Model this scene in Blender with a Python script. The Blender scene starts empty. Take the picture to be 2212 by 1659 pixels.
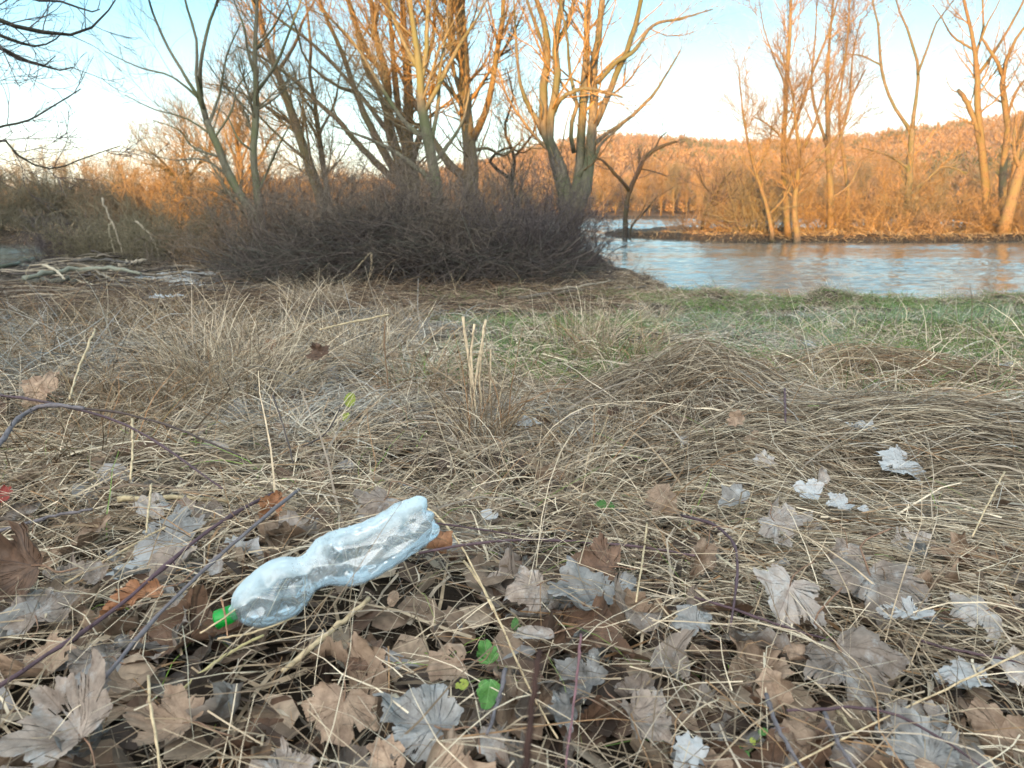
import bpy, math
import numpy as np
from mathutils import Vector
C = bpy.context.scene
# ------------------------------------------------------------------ camera, sky, sun, exposure
PITCH = math.radians(12.6); FPX = 1671.0; CX, CY = 1106.0, 829.5      # photo measured on a 2212 x 1659 grid
EYE = np.array([0.0, 0.0, 0.58])
cam_d = bpy.data.cameras.new('camera'); cam = bpy.data.objects.new('camera', cam_d); C.collection.objects.link(cam)
cam.location = EYE; cam.rotation_euler = (math.pi/2 - PITCH, 0, 0)
cam_d.sensor_width = 36; cam_d.lens = FPX/2212*36; cam_d.clip_start = 0.02; cam_d.clip_end = 6000
cam_d.dof.use_dof = True; cam_d.dof.focus_distance = 1.5; cam_d.dof.aperture_fstop = 9
C.camera = cam
SUN_EL = math.radians(4.5); SUN_AZ = math.radians(14)                  # sun low behind the camera, a little to its left
w = bpy.data.worlds.new('World'); C.world = w; w.use_nodes = True
nt = w.node_tree; nt.nodes.clear()
sky = nt.nodes.new('ShaderNodeTexSky'); sky.sky_type = 'NISHITA'; sky.sun_disc = False
sky.sun_elevation = math.radians(9); sky.sun_rotation = math.pi + SUN_AZ
sky.air_density = 1.0; sky.dust_density = 0.6; sky.ozone_density = 1.0
EXPO = 2.05
tcw = nt.nodes.new('ShaderNodeTexCoord'); sx_ = nt.nodes.new('ShaderNodeSeparateXYZ'); nt.links.new(tcw.outputs['Generated'], sx_.inputs[0])
rp = nt.nodes.new('ShaderNodeValToRGB'); el_ = rp.color_ramp.elements                    # colour of the clear winter sky by height above the horizon
stops = [(0.0, (1.0, .95, .88)), (.05, (.88, .97, .97)), (.09, (.53, .86, .97)), (.22, (.13, .62, .88)), (.5, (.52, .86, 1.0)), (1.0, (.80, 1.0, 1.05))]
while len(el_) < len(stops): el_.new(.5)
for e_, (p_, c_) in zip(el_, stops): e_.position = p_; e_.color = (*c_, 1)
nt.links.new(sx_.outputs[2], rp.inputs[0])
dt = nt.nodes.new('ShaderNodeVectorMath'); dt.operation = 'DOT_PRODUCT'; nt.links.new(tcw.outputs['Generated'], dt.inputs[0]); dt.inputs[1].default_value = (-math.sin(SUN_AZ), -math.cos(SUN_AZ), .25)
mr_ = nt.nodes.new('ShaderNodeMapRange'); nt.links.new(dt.outputs['Value'], mr_.inputs[0]); mr_.inputs[1].default_value = .2; mr_.inputs[2].default_value = 1.0
gl = nt.nodes.new('ShaderNodeMix'); gl.data_type = 'RGBA'; gl.blend_type = 'ADD'; nt.links.new(mr_.outputs[0], gl.inputs[0]); nt.links.new(rp.outputs[0], gl.inputs[6]); gl.inputs[7].default_value = (4.0, 3.6, 3.2, 1)  # warm glow added on the sun's side to brighten the shaded ground
m0 = nt.nodes.new('ShaderNodeMix'); m0.data_type = 'RGBA'; m0.blend_type = 'ADD'; m0.inputs[0].default_value = .04*2**EXPO; m0.clamp_result = False
nt.links.new(gl.outputs[2], m0.inputs[6]); nt.links.new(sky.outputs[0], m0.inputs[7])
bg = nt.nodes.new('ShaderNodeBackground'); bg.inputs[1].default_value = 1/2**EXPO
wo = nt.nodes.new('ShaderNodeOutputWorld')
nt.links.new(m0.outputs[2], bg.inputs[0]); nt.links.new(bg.outputs[0], wo.inputs[0])
sl = bpy.data.lights.new('sun', 'SUN'); sl.energy = 5.0; sl.angle = math.radians(0.6); sl.color = (1.0, 0.49, 0.10)
so = bpy.data.objects.new('sun', sl); C.collection.objects.link(so)
sdir = Vector((-math.sin(SUN_AZ)*math.cos(SUN_EL), -math.cos(SUN_AZ)*math.cos(SUN_EL), math.sin(SUN_EL)))
so.rotation_euler = sdir.to_track_quat('Z', 'Y').to_euler()
C.view_settings.view_transform = 'Standard'; C.view_settings.look = 'None'; C.view_settings.exposure = EXPO; C.view_settings.gamma = 1
C.cycles.max_bounces = 8; C.cycles.diffuse_bounces = 2; C.cycles.glossy_bounces = 3; C.cycles.transparent_max_bounces = 12
C.cycles.use_denoising = True; C.cycles.sample_clamp_indirect = 6

# ------------------------------------------------------------------ helpers
def sm(a, b, x):
    t = np.clip((np.asarray(x, float)-a)/(b-a), 0, 1); return t*t*(3-2*t)
def vnoise(x, y, seed=0):
    x = np.asarray(x, float); y = np.asarray(y, float)
    xi = np.floor(x).astype(np.int64); yi = np.floor(y).astype(np.int64); fx = x-xi; fy = y-yi
    def h(a, b):
        n = (a*374761393 + b*668265263 + seed*1442695041) & 0xffffffff
        n = ((n ^ (n >> 13))*1274126177) & 0xffffffff
        return ((n ^ (n >> 16)) & 0xffff)/65535.0
    u = fx*fx*(3-2*fx); v = fy*fy*(3-2*fy)
    return (h(xi, yi)*(1-u)+h(xi+1, yi)*u)*(1-v)+(h(xi, yi+1)*(1-u)+h(xi+1, yi+1)*u)*v
def fbm(x, y, seed=0, o=3):
    s = 0; a = 0.5; t = 0
    for i in range(o):
        s = s+a*vnoise(x*2**i, y*2**i, seed+i*7); t += a; a *= .5
    return s/t*2-1
WATER = -1.42
HP = np.array([(500, 449), (700, 425), (900, 398), (1077, 362), (1170, 331), (1300, 309), (1400, 314), (1500, 318), (1620, 325), (1750, 322), (1870, 314), (1950, 301), (2212, 268), (2600, 240)], float)
def dirpx(px, py):
    px = np.asarray(px, float); py = np.asarray(py, float)
    x = (px-CX)/FPX; y = -(py-CY)/FPX; c, s = math.cos(PITCH), math.sin(PITCH)
    return np.stack([x, c+y*s, -s+y*c], -1)
_hd = dirpx(HP[:, 0], HP[:, 1]); HA = np.arctan2(_hd[:, 0], _hd[:, 1]); HT = _hd[:, 2]/np.hypot(_hd[:, 0], _hd[:, 1])
MOUNDS = [(0.60, 2.25, .26, .26, .10), (1.0, 1.75, .34, .24, .05), (-.20, 1.07, .26, .16, .055), (-1.3, 3.2, .5, .6, .10),
          (.9, 1.15, .35, .25, .05), (-.75, 1.5, .3, .3, .06), (2.2, 8.8, .45, .4, .15), (3.65, 8.75, .45, .35, .15), (5.9, 8.8, .8, .4, .12), (.15, 1.16, .14, .11, -.05), (-.17, .89, .10, .07, -.035), (.38, .80, .10, .07, -.04), (-.55, 1.75, .16, .13, -.05), (.75, 1.45, .16, .12, -.05)]
def G(x, y):
    x = np.asarray(x, float); y = np.asarray(y, float); r = np.hypot(x, y)
    z = -0.45*sm(1.8, 9.5, y) + 0.06*fbm(x*1.1, y*1.1, 3)*sm(.3, 2, r+.6) + 0.045*fbm(x*3.4, y*3.4, 9, 2)*sm(.8, 2.2, y) + .02*fbm(x*4, y*4, 9, 2)*(1-sm(.8, 2.2, y))
    for mx, my, sx, sy, hgt in MOUNDS:
        z = z + hgt*np.exp(-((x-mx)/sx)**2-((y-my)/sy)**2)
    left = 1-sm(1.3, 2.4, x+0.25*fbm(y*.7, 0, 21))
    ys = 9.15 + .35*fbm(x*.8, 1.5, 5) + left*(7.4-1.2*sm(3, 9, -x))
    z = z + (-2.6-z)*sm(ys-.15, ys+1.2, y)
    z = z + .24*sm(9.6, 13.5, y)*left*sm(-8.6, -7, x)
    # unseen ridge added behind the camera, height shaped to shade near bank and trees
    u = x*math.cos(SUN_AZ)-y*math.sin(SUN_AZ)                          # across the sun's direction
    shade_ridge = 5.4 + 2.9*np.exp(-((u+8.0)/2.6)**2) + .5*fbm(x*.15, y*.15, 33) + 4.2*sm(-31, -39, u)
    z = z + shade_ridge*sm(-14, -30, y)*(1-.6*sm(-42, -70, y))
    # spit across the river
    wpen = 14*sm(5.0, 15, x)+1.5*fbm(x*.2, 7, 11); pen = sm(0, 2.5, wpen-np.abs(y-64)-.6)*sm(5, 8, x)
    z = np.maximum(z, -2.6+ pen*(1.65+.25*fbm(x*.25, y*.25, 12)))
    # wooded bank beyond the side channel on the left, and the far shore
    lb = sm(-5, -9, x)*sm(46, 49.5, y+1.5*fbm(x*.15, 2, 14))
    z = np.maximum(z, -2.6+lb*(2.0+.3*fbm(x*.2, y*.2, 15)))
    fs = sm(196, 204, y+6*fbm(x*.02, 1, 17)); z = np.maximum(z, -2.6+fs*1.9)
    a = np.arctan2(x, np.maximum(y, 1e-3)); top = np.interp(a, HA, HT)
    R = 620+120*fbm(a*4+3, 0.5, 40, 2)
    s = np.clip((r-240)/(R-240), 0, 1)**.85
    hz = (top*R+1.4)*(s-.10*np.sin(s*math.pi)) + 9*fbm(x*.012, y*.012, 44)*np.sin(np.clip(s, 0, 1)*math.pi)
    hz = hz*(1-.25*sm(R+40, R+500, r))
    z = np.where((y > 200), z+np.maximum(hz, 0)*sm(235, 265, r), z)
    return z
def at(px, py, Y):
    d = dirpx(px, py); return EYE + d*(np.asarray(Y, float)/d[..., 1])[..., None]
_T = np.concatenate([np.linspace(.35, 4, 500), np.linspace(4.02, 16, 500), np.linspace(16.1, 120, 500)])
def gp(px, py, h=0.0):
    d = dirpx(px, py); P = EYE + d[None]*_T[:, None]
    below = P[:, 2] < G(P[:, 0], P[:, 1])+h
    i = int(np.argmax(below)) if below.any() else len(_T)-1
    return P[i]
def collect_obj(o, parent=None):
    C.collection.objects.link(o)
    if parent is not None: o.parent = parent
    return o
def mesh(name, V, F, mat, parent=None, col=None, uv=None, smooth=False, loc=None):
    """V (n,3); F list of arrays of quads/tris"""
    V = np.asarray(V, np.float32)
    if loc is not None: V = V-np.asarray(loc, np.float32)
    Fs = [np.asarray(f, np.int32) for f in (F if isinstance(F, list) else [F]) if len(f)]
    me = bpy.data.meshes.new(name)
    me.vertices.add(len(V)); me.vertices.foreach_set('co', V.ravel())
    li = np.concatenate([f.ravel() for f in Fs]); tot = np.concatenate([np.full(len(f), f.shape[1], np.int32) for f in Fs])
    me.loops.add(len(li)); me.loops.foreach_set('vertex_index', li)
    me.polygons.add(len(tot)); me.polygons.foreach_set('loop_start', np.concatenate([[0], np.cumsum(tot)[:-1]]).astype(np.int32))
    me.polygons.foreach_set('loop_total', tot)
    if smooth: me.polygons.foreach_set('use_smooth', np.ones(len(tot), bool))
    if col is not None:
        ca = me.color_attributes.new('Col', 'FLOAT_COLOR', 'POINT')
        cc = np.ones((len(V), 4), np.float32); cc[:, :3] = col; ca.data.foreach_set('color', cc.ravel())
    if uv is not None:
        ul = me.uv_layers.new(name='UVMap'); ul.data.foreach_set('uv', np.asarray(uv, np.float32)[li].ravel())
    me.update(calc_edges=True); me.validate()
    me.materials.append(mat)
    o = bpy.data.objects.new(name, me); collect_obj(o, parent)
    if loc is not None and parent is None: o.location = loc
    return o
def tag(o, label=None, cat=None, group=None, kind=None):
    if label: o['label'] = label
    if cat: o['category'] = cat
    if group: o['group'] = group
    if kind: o['kind'] = kind
    return o
def thing(name, loc, label, cat, group=None):
    o = bpy.data.objects.new(name, None); o.empty_display_size = .1; C.collection.objects.link(o); o.location = [float(v) for v in loc]
    return tag(o, label, cat, group)
def copy_thing(o, loc, rot, scale, label=None):
    c = o.copy(); C.collection.objects.link(c); c.location = loc; c.rotation_euler = rot; c.scale = scale
    if label: c['label'] = label
    for ch in list(o.children):
        d = ch.copy(); C.collection.objects.link(d); d.parent = c
        for g in ch.children:
            e = g.copy(); C.collection.objects.link(e); e.parent = d
    return c
def norm(v): return v/np.maximum(np.linalg.norm(v, axis=-1, keepdims=True), 1e-9)
def tube_arrays(P, R, k=5):
    """P (B,N,3), R (B,N) -> verts, quads, tris(end caps)"""
    B, N, _ = P.shape
    T = np.empty_like(P); T[:, 1:-1] = P[:, 2:]-P[:, :-2]; T[:, 0] = P[:, 1]-P[:, 0]; T[:, -1] = P[:, -1]-P[:, -2]; T = norm(T)
    ov = norm(P[:, -1]-P[:, 0]); ref = np.where(np.abs(ov[:, 2:3]) > .75, np.array([[1., 0, 0]]), np.array([[0, 0, 1.]]))
    U = norm(np.cross(T, ref[:, None])); W = np.cross(T, U)
    a = np.arange(k)/k*2*math.pi
    V = P[:, :, None]+R[:, :, None, None]*(np.cos(a)[None, None, :, None]*U[:, :, None]+np.sin(a)[None, None, :, None]*W[:, :, None])
    idx = np.arange(B*N*k).reshape(B, N, k); nx = np.roll(idx, -1, 2)
    Q = np.stack([idx[:, :-1], nx[:, :-1], nx[:, 1:], idx[:, 1:]], -1).reshape(-1, 4)
    caps = np.concatenate([idx[:, -1], idx[:, 0, ::-1]], 0)
    return V.reshape(-1, 3), Q, caps
class Geo:
    def __init__(s): s.V = []; s.F = {}; s.n = 0; s.C = []
    def add(s, V, Fs, col=None):
        for f in Fs:
            if len(f): s.F.setdefault(f.shape[1], []).append(f+s.n)
        s.V.append(V); s.n += len(V)
        s.C.append(np.broadcast_to(np.asarray(col if col is not None else (.3, .3, .3), float), (len(V), 3)))
    def tubes(s, P, R, k=5, col=None):
        V, Q, c = tube_arrays(P, R, k)
        if col is not None and np.ndim(col) == 2: col = np.repeat(col, P.shape[1]*k, 0)
        s.add(V, [Q, c], col)
    def build(s, name, mat, parent=None, loc=None, smooth=True):
        return mesh(name, np.concatenate(s.V), [np.concatenate(f) for f in s.F.values()], mat, parent, np.concatenate(s.C), smooth=smooth, loc=loc)
def resample(pts, n):
    pts = np.asarray(pts, float); m = len(pts)
    if m > 2:      # catmull-rom
        e = np.vstack([2*pts[0]-pts[1], pts, 2*pts[-1]-pts[-2]]); out = []
        for i in range(m-1):
            p0, p1, p2, p3 = e[i:i+4]; t = np.linspace(0, 1, 12, endpoint=False)[:, None]
            out.append(.5*((2*p1)+(-p0+p2)*t+(2*p0-5*p1+4*p2-p3)*t*t+(-p0+3*p1-3*p2+p3)*t**3))
        pts = np.vstack(out+[pts[-1:]])
    d = np.concatenate([[0], np.cumsum(np.linalg.norm(np.diff(pts[:, :3], axis=0), axis=1))]); u = np.linspace(0, d[-1], n)
    return np.stack([np.interp(u, d, pts[:, j]) for j in range(pts.shape[1])], 1)

# ------------------------------------------------------------------ materials
def newmat(name, rough=.8, spec=.3):
    m = bpy.data.materials.new(name); m.use_nodes = True; t = m.node_tree; b = t.nodes['Principled BSDF']
    b.inputs['Roughness'].default_value = rough; b.inputs['Specular IOR Level'].default_value = spec
    return m, t, b
def nd(t, typ, **kw):
    n = t.nodes.new(typ)
    for k, v in kw.items():
        if k in n.inputs.keys(): n.inputs[k].default_value = v
        else: setattr(n, k, v)
    return n
def ramp(t, stops):
    r = t.nodes.new('ShaderNodeValToRGB'); e = r.color_ramp.elements
    while len(e) < len(stops): e.new(.5)
    for q, (p, c) in zip(e, stops): q.position = p; q.color = (*c, 1) if len(c) == 3 else c
    return r
def bump(t, b, src, st=.4, dist=.01):
    n = nd(t, 'ShaderNodeBump', Strength=st, Distance=dist); t.links.new(src, n.inputs['Height']); t.links.new(n.outputs[0], b.inputs['Normal']); return n
def colmat(name, rough=.75, spec=.25, trans=0.0, var=.25, scale=60):
    """material coloured by each blade's or stick's own colour with fine mottling"""
    m, t, b = newmat(name, rough, spec)
    a = nd(t, 'ShaderNodeVertexColor', layer_name='Col'); g = nd(t, 'ShaderNodeNewGeometry')
    n = nd(t, 'ShaderNodeTexNoise', Scale=scale, Detail=3.0); t.links.new(g.outputs['Position'], n.inputs['Vector'])
    r = ramp(t, [(.3, (1-var,)*3), (.7, (1+var*.5,)*3)]); t.links.new(n.outputs[0], r.inputs[0])
    x = nd(t, 'ShaderNodeMix', data_type='RGBA', blend_type='MULTIPLY'); x.inputs[0].default_value = 1
    t.links.new(a.outputs[0], x.inputs[6]); t.links.new(r.outputs[0], x.inputs[7]); t.links.new(x.outputs[2], b.inputs['Base Color'])
    if trans:
        tr = nd(t, 'ShaderNodeBsdfTranslucent'); mx = nd(t, 'ShaderNodeMixShader'); mx.inputs[0].default_value = trans
        t.links.new(x.outputs[2], tr.inputs[0]); t.links.new(b.outputs[0], mx.inputs[1]); t.links.new(tr.outputs[0], mx.inputs[2])
        t.links.new(mx.outputs[0], t.nodes['Material Output'].inputs[0])
    return m
def barkmat(name, c1, c2, c3=None, scale=9, bs=.6):
    m, t, b = newmat(name, .85, .2)
    tc = nd(t, 'ShaderNodeTexCoord'); mp = nd(t, 'ShaderNodeMapping'); mp.inputs['Scale'].default_value = (1, 1, .22)
    n = nd(t, 'ShaderNodeTexNoise', Scale=scale*2.5, Detail=6.0, Roughness=.65); t.links.new(tc.outputs['Object'], mp.inputs[0]); t.links.new(mp.outputs[0], n.inputs['Vector'])
    r = ramp(t, [(.32, c1), (.62, c2)]); t.links.new(n.outputs[0], r.inputs[0]); out = r.outputs[0]
    if c3:
        n2 = nd(t, 'ShaderNodeTexNoise', Scale=1.6, Detail=4.0); t.links.new(tc.outputs['Object'], n2.inputs['Vector'])
        r2 = ramp(t, [(.45, (0, 0, 0)), (.6, (1, 1, 1))]); t.links.new(n2.outputs[0], r2.inputs[0])
        x = nd(t, 'ShaderNodeMix', data_type='RGBA'); t.links.new(r2.outputs[0], x.inputs[0]); t.links.new(out, x.inputs[6]); x.inputs[7].default_value = (*c3, 1); out = x.outputs[2]
    t.links.new(out, b.inputs['Base Color']); bump(t, b, n.outputs[0], bs, .02)
    return m
M = {}
M['grass'] = colmat('dry_grass', .7, .3, trans=.12, var=.3, scale=45)
M['blade_green'] = colmat('green_grass', .6, .3, trans=.25, var=.2, scale=30)
M['stick'] = colmat('stick', .75, .3, var=.35, scale=90)
M['wood_far'] = colmat('far_wood', .95, .05, var=.25, scale=.05)
M['bark_gold'] = barkmat('bark_willow', (.05, .038, .025), (.19, .135, .085), (.13, .11, .06))
M['bark_green'] = barkmat('bark_mossy', (.075, .07, .052), (.165, .155, .115), (.11, .12, .065))
M['bark_grey'] = barkmat('bark_poplar', (.045, .04, .033), (.17, .145, .11), (.09, .095, .055))
M['bark_dark'] = barkmat('bark_dark', (.015, .013, .012), (.05, .042, .034), (.035, .035, .022))
M['twig_gold'] = barkmat('twigs_gold', (.13, .085, .04), (.29, .20, .105), bs=.1)
M['twig_olive'] = barkmat('twigs_olive', (.085, .075, .05), (.19, .165, .11), bs=.1)
M['twig_brown'] = barkmat('twigs_brown', (.11, .08, .05), (.24, .17, .11), bs=.1)
M['twig_dark'] = barkmat('twigs_dark', (.035, .03, .03), (.12, .10, .10), bs=.1)
M['twig_purple'] = barkmat('twigs_purplish', (.055, .045, .038), (.19, .155, .125), bs=.1)
# ground
m, t, b = newmat('soil_and_litter', .9, .15); M['soil'] = m
g = nd(t, 'ShaderNodeNewGeometry'); n = nd(t, 'ShaderNodeTexNoise', Scale=9.0, Detail=10.0, Roughness=.7); t.links.new(g.outputs['Position'], n.inputs['Vector'])
r = ramp(t, [(.3, (.010, .008, .006)), (.5, (.04, .03, .022)), (.62, (.09, .07, .05)), (.75, (.14, .11, .08))]); t.links.new(n.outputs[0], r.inputs[0])
t.links.new(r.outputs[0], b.inputs['Base Color']); bump(t, b, n.outputs[0], .9, .05)
m, t, b = newmat('hillside_floor', .95, .05); M['hill'] = m
g = nd(t, 'ShaderNodeNewGeometry'); n = nd(t, 'ShaderNodeTexNoise', Scale=.03, Detail=8.0, Roughness=.7); t.links.new(g.outputs['Position'], n.inputs['Vector'])
r = ramp(t, [(.3, (.10, .07, .05)), (.7, (.2, .14, .10))]); t.links.new(n.outputs[0], r.inputs[0]); t.links.new(r.outputs[0], b.inputs['Base Color'])
# water
m, t, b = newmat('river_water', .03, .5); M['water'] = m
b.inputs['Base Color'].default_value = (.09, .10, .09, 1); b.inputs['IOR'].default_value = 1.42
g = nd(t, 'ShaderNodeNewGeometry')
def wn(sx, sy, det, dist=0.0):
    mp = nd(t, 'ShaderNodeMapping'); mp.inputs['Scale'].default_value = (sx, sy, 1); mp.inputs['Rotation'].default_value = (0, 0, .06); t.links.new(g.outputs['Position'], mp.inputs[0])
    q = nd(t, 'ShaderNodeTexNoise', Scale=1.0, Detail=det, Distortion=dist); t.links.new(mp.outputs[0], q.inputs['Vector']); return q.outputs[0]
b1 = nd(t, 'ShaderNodeBump', Strength=.5, Distance=.05); t.links.new(wn(.45, 1.6, 3.0, .4), b1.inputs['Height'])
b2 = nd(t, 'ShaderNodeBump', Strength=.5, Distance=.02); t.links.new(wn(1.6, 6.5, 4.0, .3), b2.inputs['Height']); t.links.new(b1.outputs[0], b2.inputs['Normal'])
t.links.new(b2.outputs[0], b.inputs['Normal'])

# ------------------------------------------------------------------ the ground, hill, water
af = np.radians(np.concatenate([np.arange(-180, -52, 2.0), np.arange(-52, 52, .22), np.arange(52, 180, 2.0)]))
def sheet(name, rr, mat, closed=True, cen=False):
    A, Rr = np.meshgrid(af, rr); X = Rr*np.sin(A); Y = Rr*np.cos(A); Z = G(X, Y); V = np.stack([X, Y, Z], -1).reshape(-1, 3)
    n, k = A.shape; i = np.arange(n*k).reshape(n, k); j = np.roll(i, -1, 1)
    Q = np.stack([i[:-1], i[1:], j[1:], j[:-1]], -1).reshape(-1, 4)
    return mesh(name, V, [Q, i[0][None]] if cen else Q, mat, smooth=True)
r1 = np.concatenate([[.05], np.geomspace(.2, 20, 300), np.geomspace(20.6, 235, 90)[0:]])
tag(sheet('ground', r1, M['soil'], cen=True), kind='structure')
tag(sheet('hill', np.concatenate([[235.0], np.geomspace(240, 1000, 70), [1300]]), M['hill']), kind='structure')
ry = np.concatenate([np.arange(8.6, 30, .045), np.arange(30, 62, .08), np.arange(62, 205, .35), [300, 880]]); ru = np.concatenate([[-1.45, -1.2, -1, -.75], np.linspace(-.68, -.5, 14)[1:], np.linspace(-.45, .0, 14), np.linspace(.02, .84, 360), [1.2, 1.45]])
U_, Y_ = np.meshgrid(ru, ry); X_ = U_*np.maximum(Y_, 12); fd = 1-.2*sm(52, 64, Y_)-.8*sm(195, 204, Y_); rgh = .55+.75*sm(-.3, .4, fbm(X_*.12, Y_*.22, 96, 2))
W_ = 1.1*(1+3*sm(62, 95, Y_))*fd*rgh*(.030*fbm(X_*.55+.2*Y_, Y_*1.5, 97, 2)+.020*np.abs(fbm(X_*1.4-.3*Y_, Y_*3.6, 98, 2))+.05*fbm(X_*.16, Y_*.5, 99, 2)*.8+.010*fbm(X_*3, Y_*8, 95, 1))
nR, nC = U_.shape; i = np.arange(nR*nC).reshape(nR, nC)
tag(mesh('river', np.stack([X_, Y_, WATER+W_], -1).reshape(-1, 3), np.stack([i[:-1, :-1], i[:-1, 1:], i[1:, 1:], i[1:, :-1]], -1).reshape(-1, 4), M['water'], smooth=True), kind='structure')

# ------------------------------------------------------------------ branches
def spawn(P, R, M_, l0, rng, ang=(25, 55), up=.25, wig=.12, N=6, tmin=.15, rf=.5, rmin=.002, taper=.35, lcap=.8, zmin=None, tpow=1.0):
    L = np.linalg.norm(np.diff(P, axis=1), axis=2).sum(1); p = L/L.sum()
    B = rng.choice(len(P), M_, p=p); t = tmin+(1-tmin)*rng.random(M_)**tpow; f = t*(P.shape[1]-1.001); i = f.astype(int); f = (f-i)[:, None]
    p0 = P[B, i]; p1 = P[B, i+1]; pos = p0+(p1-p0)*f; tan = norm(p1-p0); r0 = (R[B, i]*(1-f[:, 0])+R[B, i+1]*f[:, 0])
    q = rng.normal(size=(M_, 3)); q = norm(q-(q*tan).sum(1, keepdims=True)*tan)
    a = np.radians(rng.uniform(*ang, M_))[:, None]; d = norm(tan*np.cos(a)+q*np.sin(a))
    ln = np.minimum(l0*rng.uniform(.45, 1.35, M_)*(1-.45*t), L[B]*lcap)
    r0 = np.maximum(np.minimum(r0*rf, ln*.022), rmin)
    out = np.empty((M_, N, 3)); out[:, 0] = pos; st = (ln/(N-1))[:, None]
    for k in range(1, N):
        d = norm(d+rng.normal(size=(M_, 3))*wig+np.array([0, 0, up])/N*2); out[:, k] = out[:, k-1]+d*st
    rr = r0[:, None]*np.linspace(1, taper, N)[None]
    return out, np.maximum(rr, rmin*.6)
def rad(w, Y): return w*.41/FPX*Y
def tree(label, Y, limbs, tm, cm, seed, n1=60, n2=450, n3=1300, l1=2.0, l2=.9, l3=.45, up=.3, group=None, rmin=.003, ang=(22, 50), name='bare_tree', wig=.10, tk=9, base=None):
    """limbs: lists of (px, py, width px[, extra depth m]) on the photo grid, standing at distance Y"""
    if Y < 20 and seed < 10: n1 = int(n1*1.3); n2 = int(n2*1.35); n3 = int(n3*1.7); l1 *= 1.15; l2 *= 1.2; l3 *= 1.2
    rng = np.random.default_rng(seed); LP = []; LR = []
    for li, lb in enumerate(limbs):
        a = np.array([list(q)+[0]*(4-len(q)) for q in lb], float)
        dv = np.cumsum(rng.normal(size=len(a))*.012*Y*(li > 0)); dv -= dv[0]
        P = at(a[:, 0], a[:, 1], Y+a[:, 3]+dv); R = rad(a[:, 2], Y)
        if li == 0:
            g0 = G(P[0, 0], P[0, 1]); low = np.array([[P[0, 0], P[0, 1], g0-.15]]) if base is None else None
            if low is not None and P[0, 2] > g0: P = np.vstack([low, P]); R = np.concatenate([[R[0]*1.25], R])
        if a[-1, 1] <= 5:                          # limb leaves the picture: carry it on upward
            d = norm(P[-1]-P[-2]); ex = rng.uniform(.14, .24)*Y
            P = np.vstack([P, P[-1]+d*ex*.5+np.array([0, 0, ex*.1]), P[-1]+d*ex+np.array([0, 0, ex*.25])]); R = np.concatenate([R, [R[-1]*.6, R[-1]*.2]])
        q = resample(np.hstack([P, R[:, None]]), 22); nz = rng.normal(size=(22, 3))*q[:, 3:4]*.12; nz[0] = 0
        LP.append(q[:, :3]+nz); LR.append(np.maximum(q[:, 3], .003)*(1+.06*rng.normal(size=22).clip(-1, 1)))
    LP = np.array(LP); LR = np.array(LR); p = LP[0, 0]
    th = thing(name, p, label, 'tree', group)
    g1 = Geo(); g1.tubes(LP, LR, tk); o = g1.build('trunk', M[tm], th, loc=p)
    g2 = Geo(); s = Y*1.0
    P1, R1 = spawn(LP, LR, n1, l1, rng, (28, 55), up, wig, 9, .25, .33, rmin*1.3)
    P2, R2 = spawn(P1, R1, n2, l2, rng, ang, up, wig, 7, .12, .5, rmin)
    P3, R3 = spawn(P2, R2, n3, l3, rng, ang, up*.6, wig, 5, .1, .7, rmin*.8)
    P4, R4 = spawn(LP, LR, max(10, n1), l2*1.1, rng, (35, 75), up, wig*1.5, 7, .2, .16, rmin)
    g2.tubes(P1, R1, 5); g2.tubes(P2, R2, 4); g2.tubes(P3, R3, 3); g2.tubes(P4, R4, 3)
    g2.build('crown', M[cm], th, loc=p)
    return th
def shrub(label, x, y, h, wd, cm, seed, ns=40, n2=500, n3=900, lean=0, group=None, name='bare_shrub', cat='shrub', rmin=.003, z0=None, stemr=.012, sm_=None, up=.12, wig=.24):
    rng = np.random.default_rng(seed); z = G(x, y)-.08 if z0 is None else z0
    a = rng.uniform(0, 2*math.pi, ns); rr = wd*.22*np.sqrt(rng.random(ns))
    P = np.empty((ns, 9, 3)); P[:, 0] = np.stack([x+rr*np.cos(a), y+rr*np.sin(a), np.full(ns, z)], 1)
    spread = rng.uniform(.05, 1.0, ns)**.8; el = np.radians(90-spread*58); hd = a+rng.normal(size=ns)*.5
    d = np.stack([np.cos(el)*np.cos(hd)*(wd/h)*.8+lean*.2, np.cos(el)*np.sin(hd)*(wd/h)*.8, np.sin(el)], 1); d = norm(d)
    ln = h*rng.uniform(.5, 1.25, ns)*(1+.15*spread)
    for k in range(1, 9):
        d = norm(d+rng.normal(size=(ns, 3))*.24+np.array([0, 0, .03])-np.array([0, 0, .10])*spread[:, None]*(k > 5)); P[:, k] = P[:, k-1]+d*(ln/8)[:, None]
    R = (stemr*rng.uniform(.6, 1.3, ns))[:, None]*np.linspace(1, .25, 9)[None]
    th = thing(name, (x, y, z), label, cat, group)
    g1 = Geo(); g1.tubes(P, R, 5); g1.build('stems', M[sm_ or cm], th, loc=(x, y, z))
    g2 = Geo(); P2, R2 = spawn(P, R, n2, h*.38, rng, (25, 75), up, wig, 7, .15, .6, rmin); P3, R3 = spawn(P2, R2, n3, h*.18, rng, (30, 80), up*.6, wig, 5, .1, .75, rmin*.8)
    g2.tubes(P2, R2, 3); g2.tubes(P3, R3, 3); g2.build('twigs', M[cm], th, loc=(x, y, z))
    return th
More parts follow.
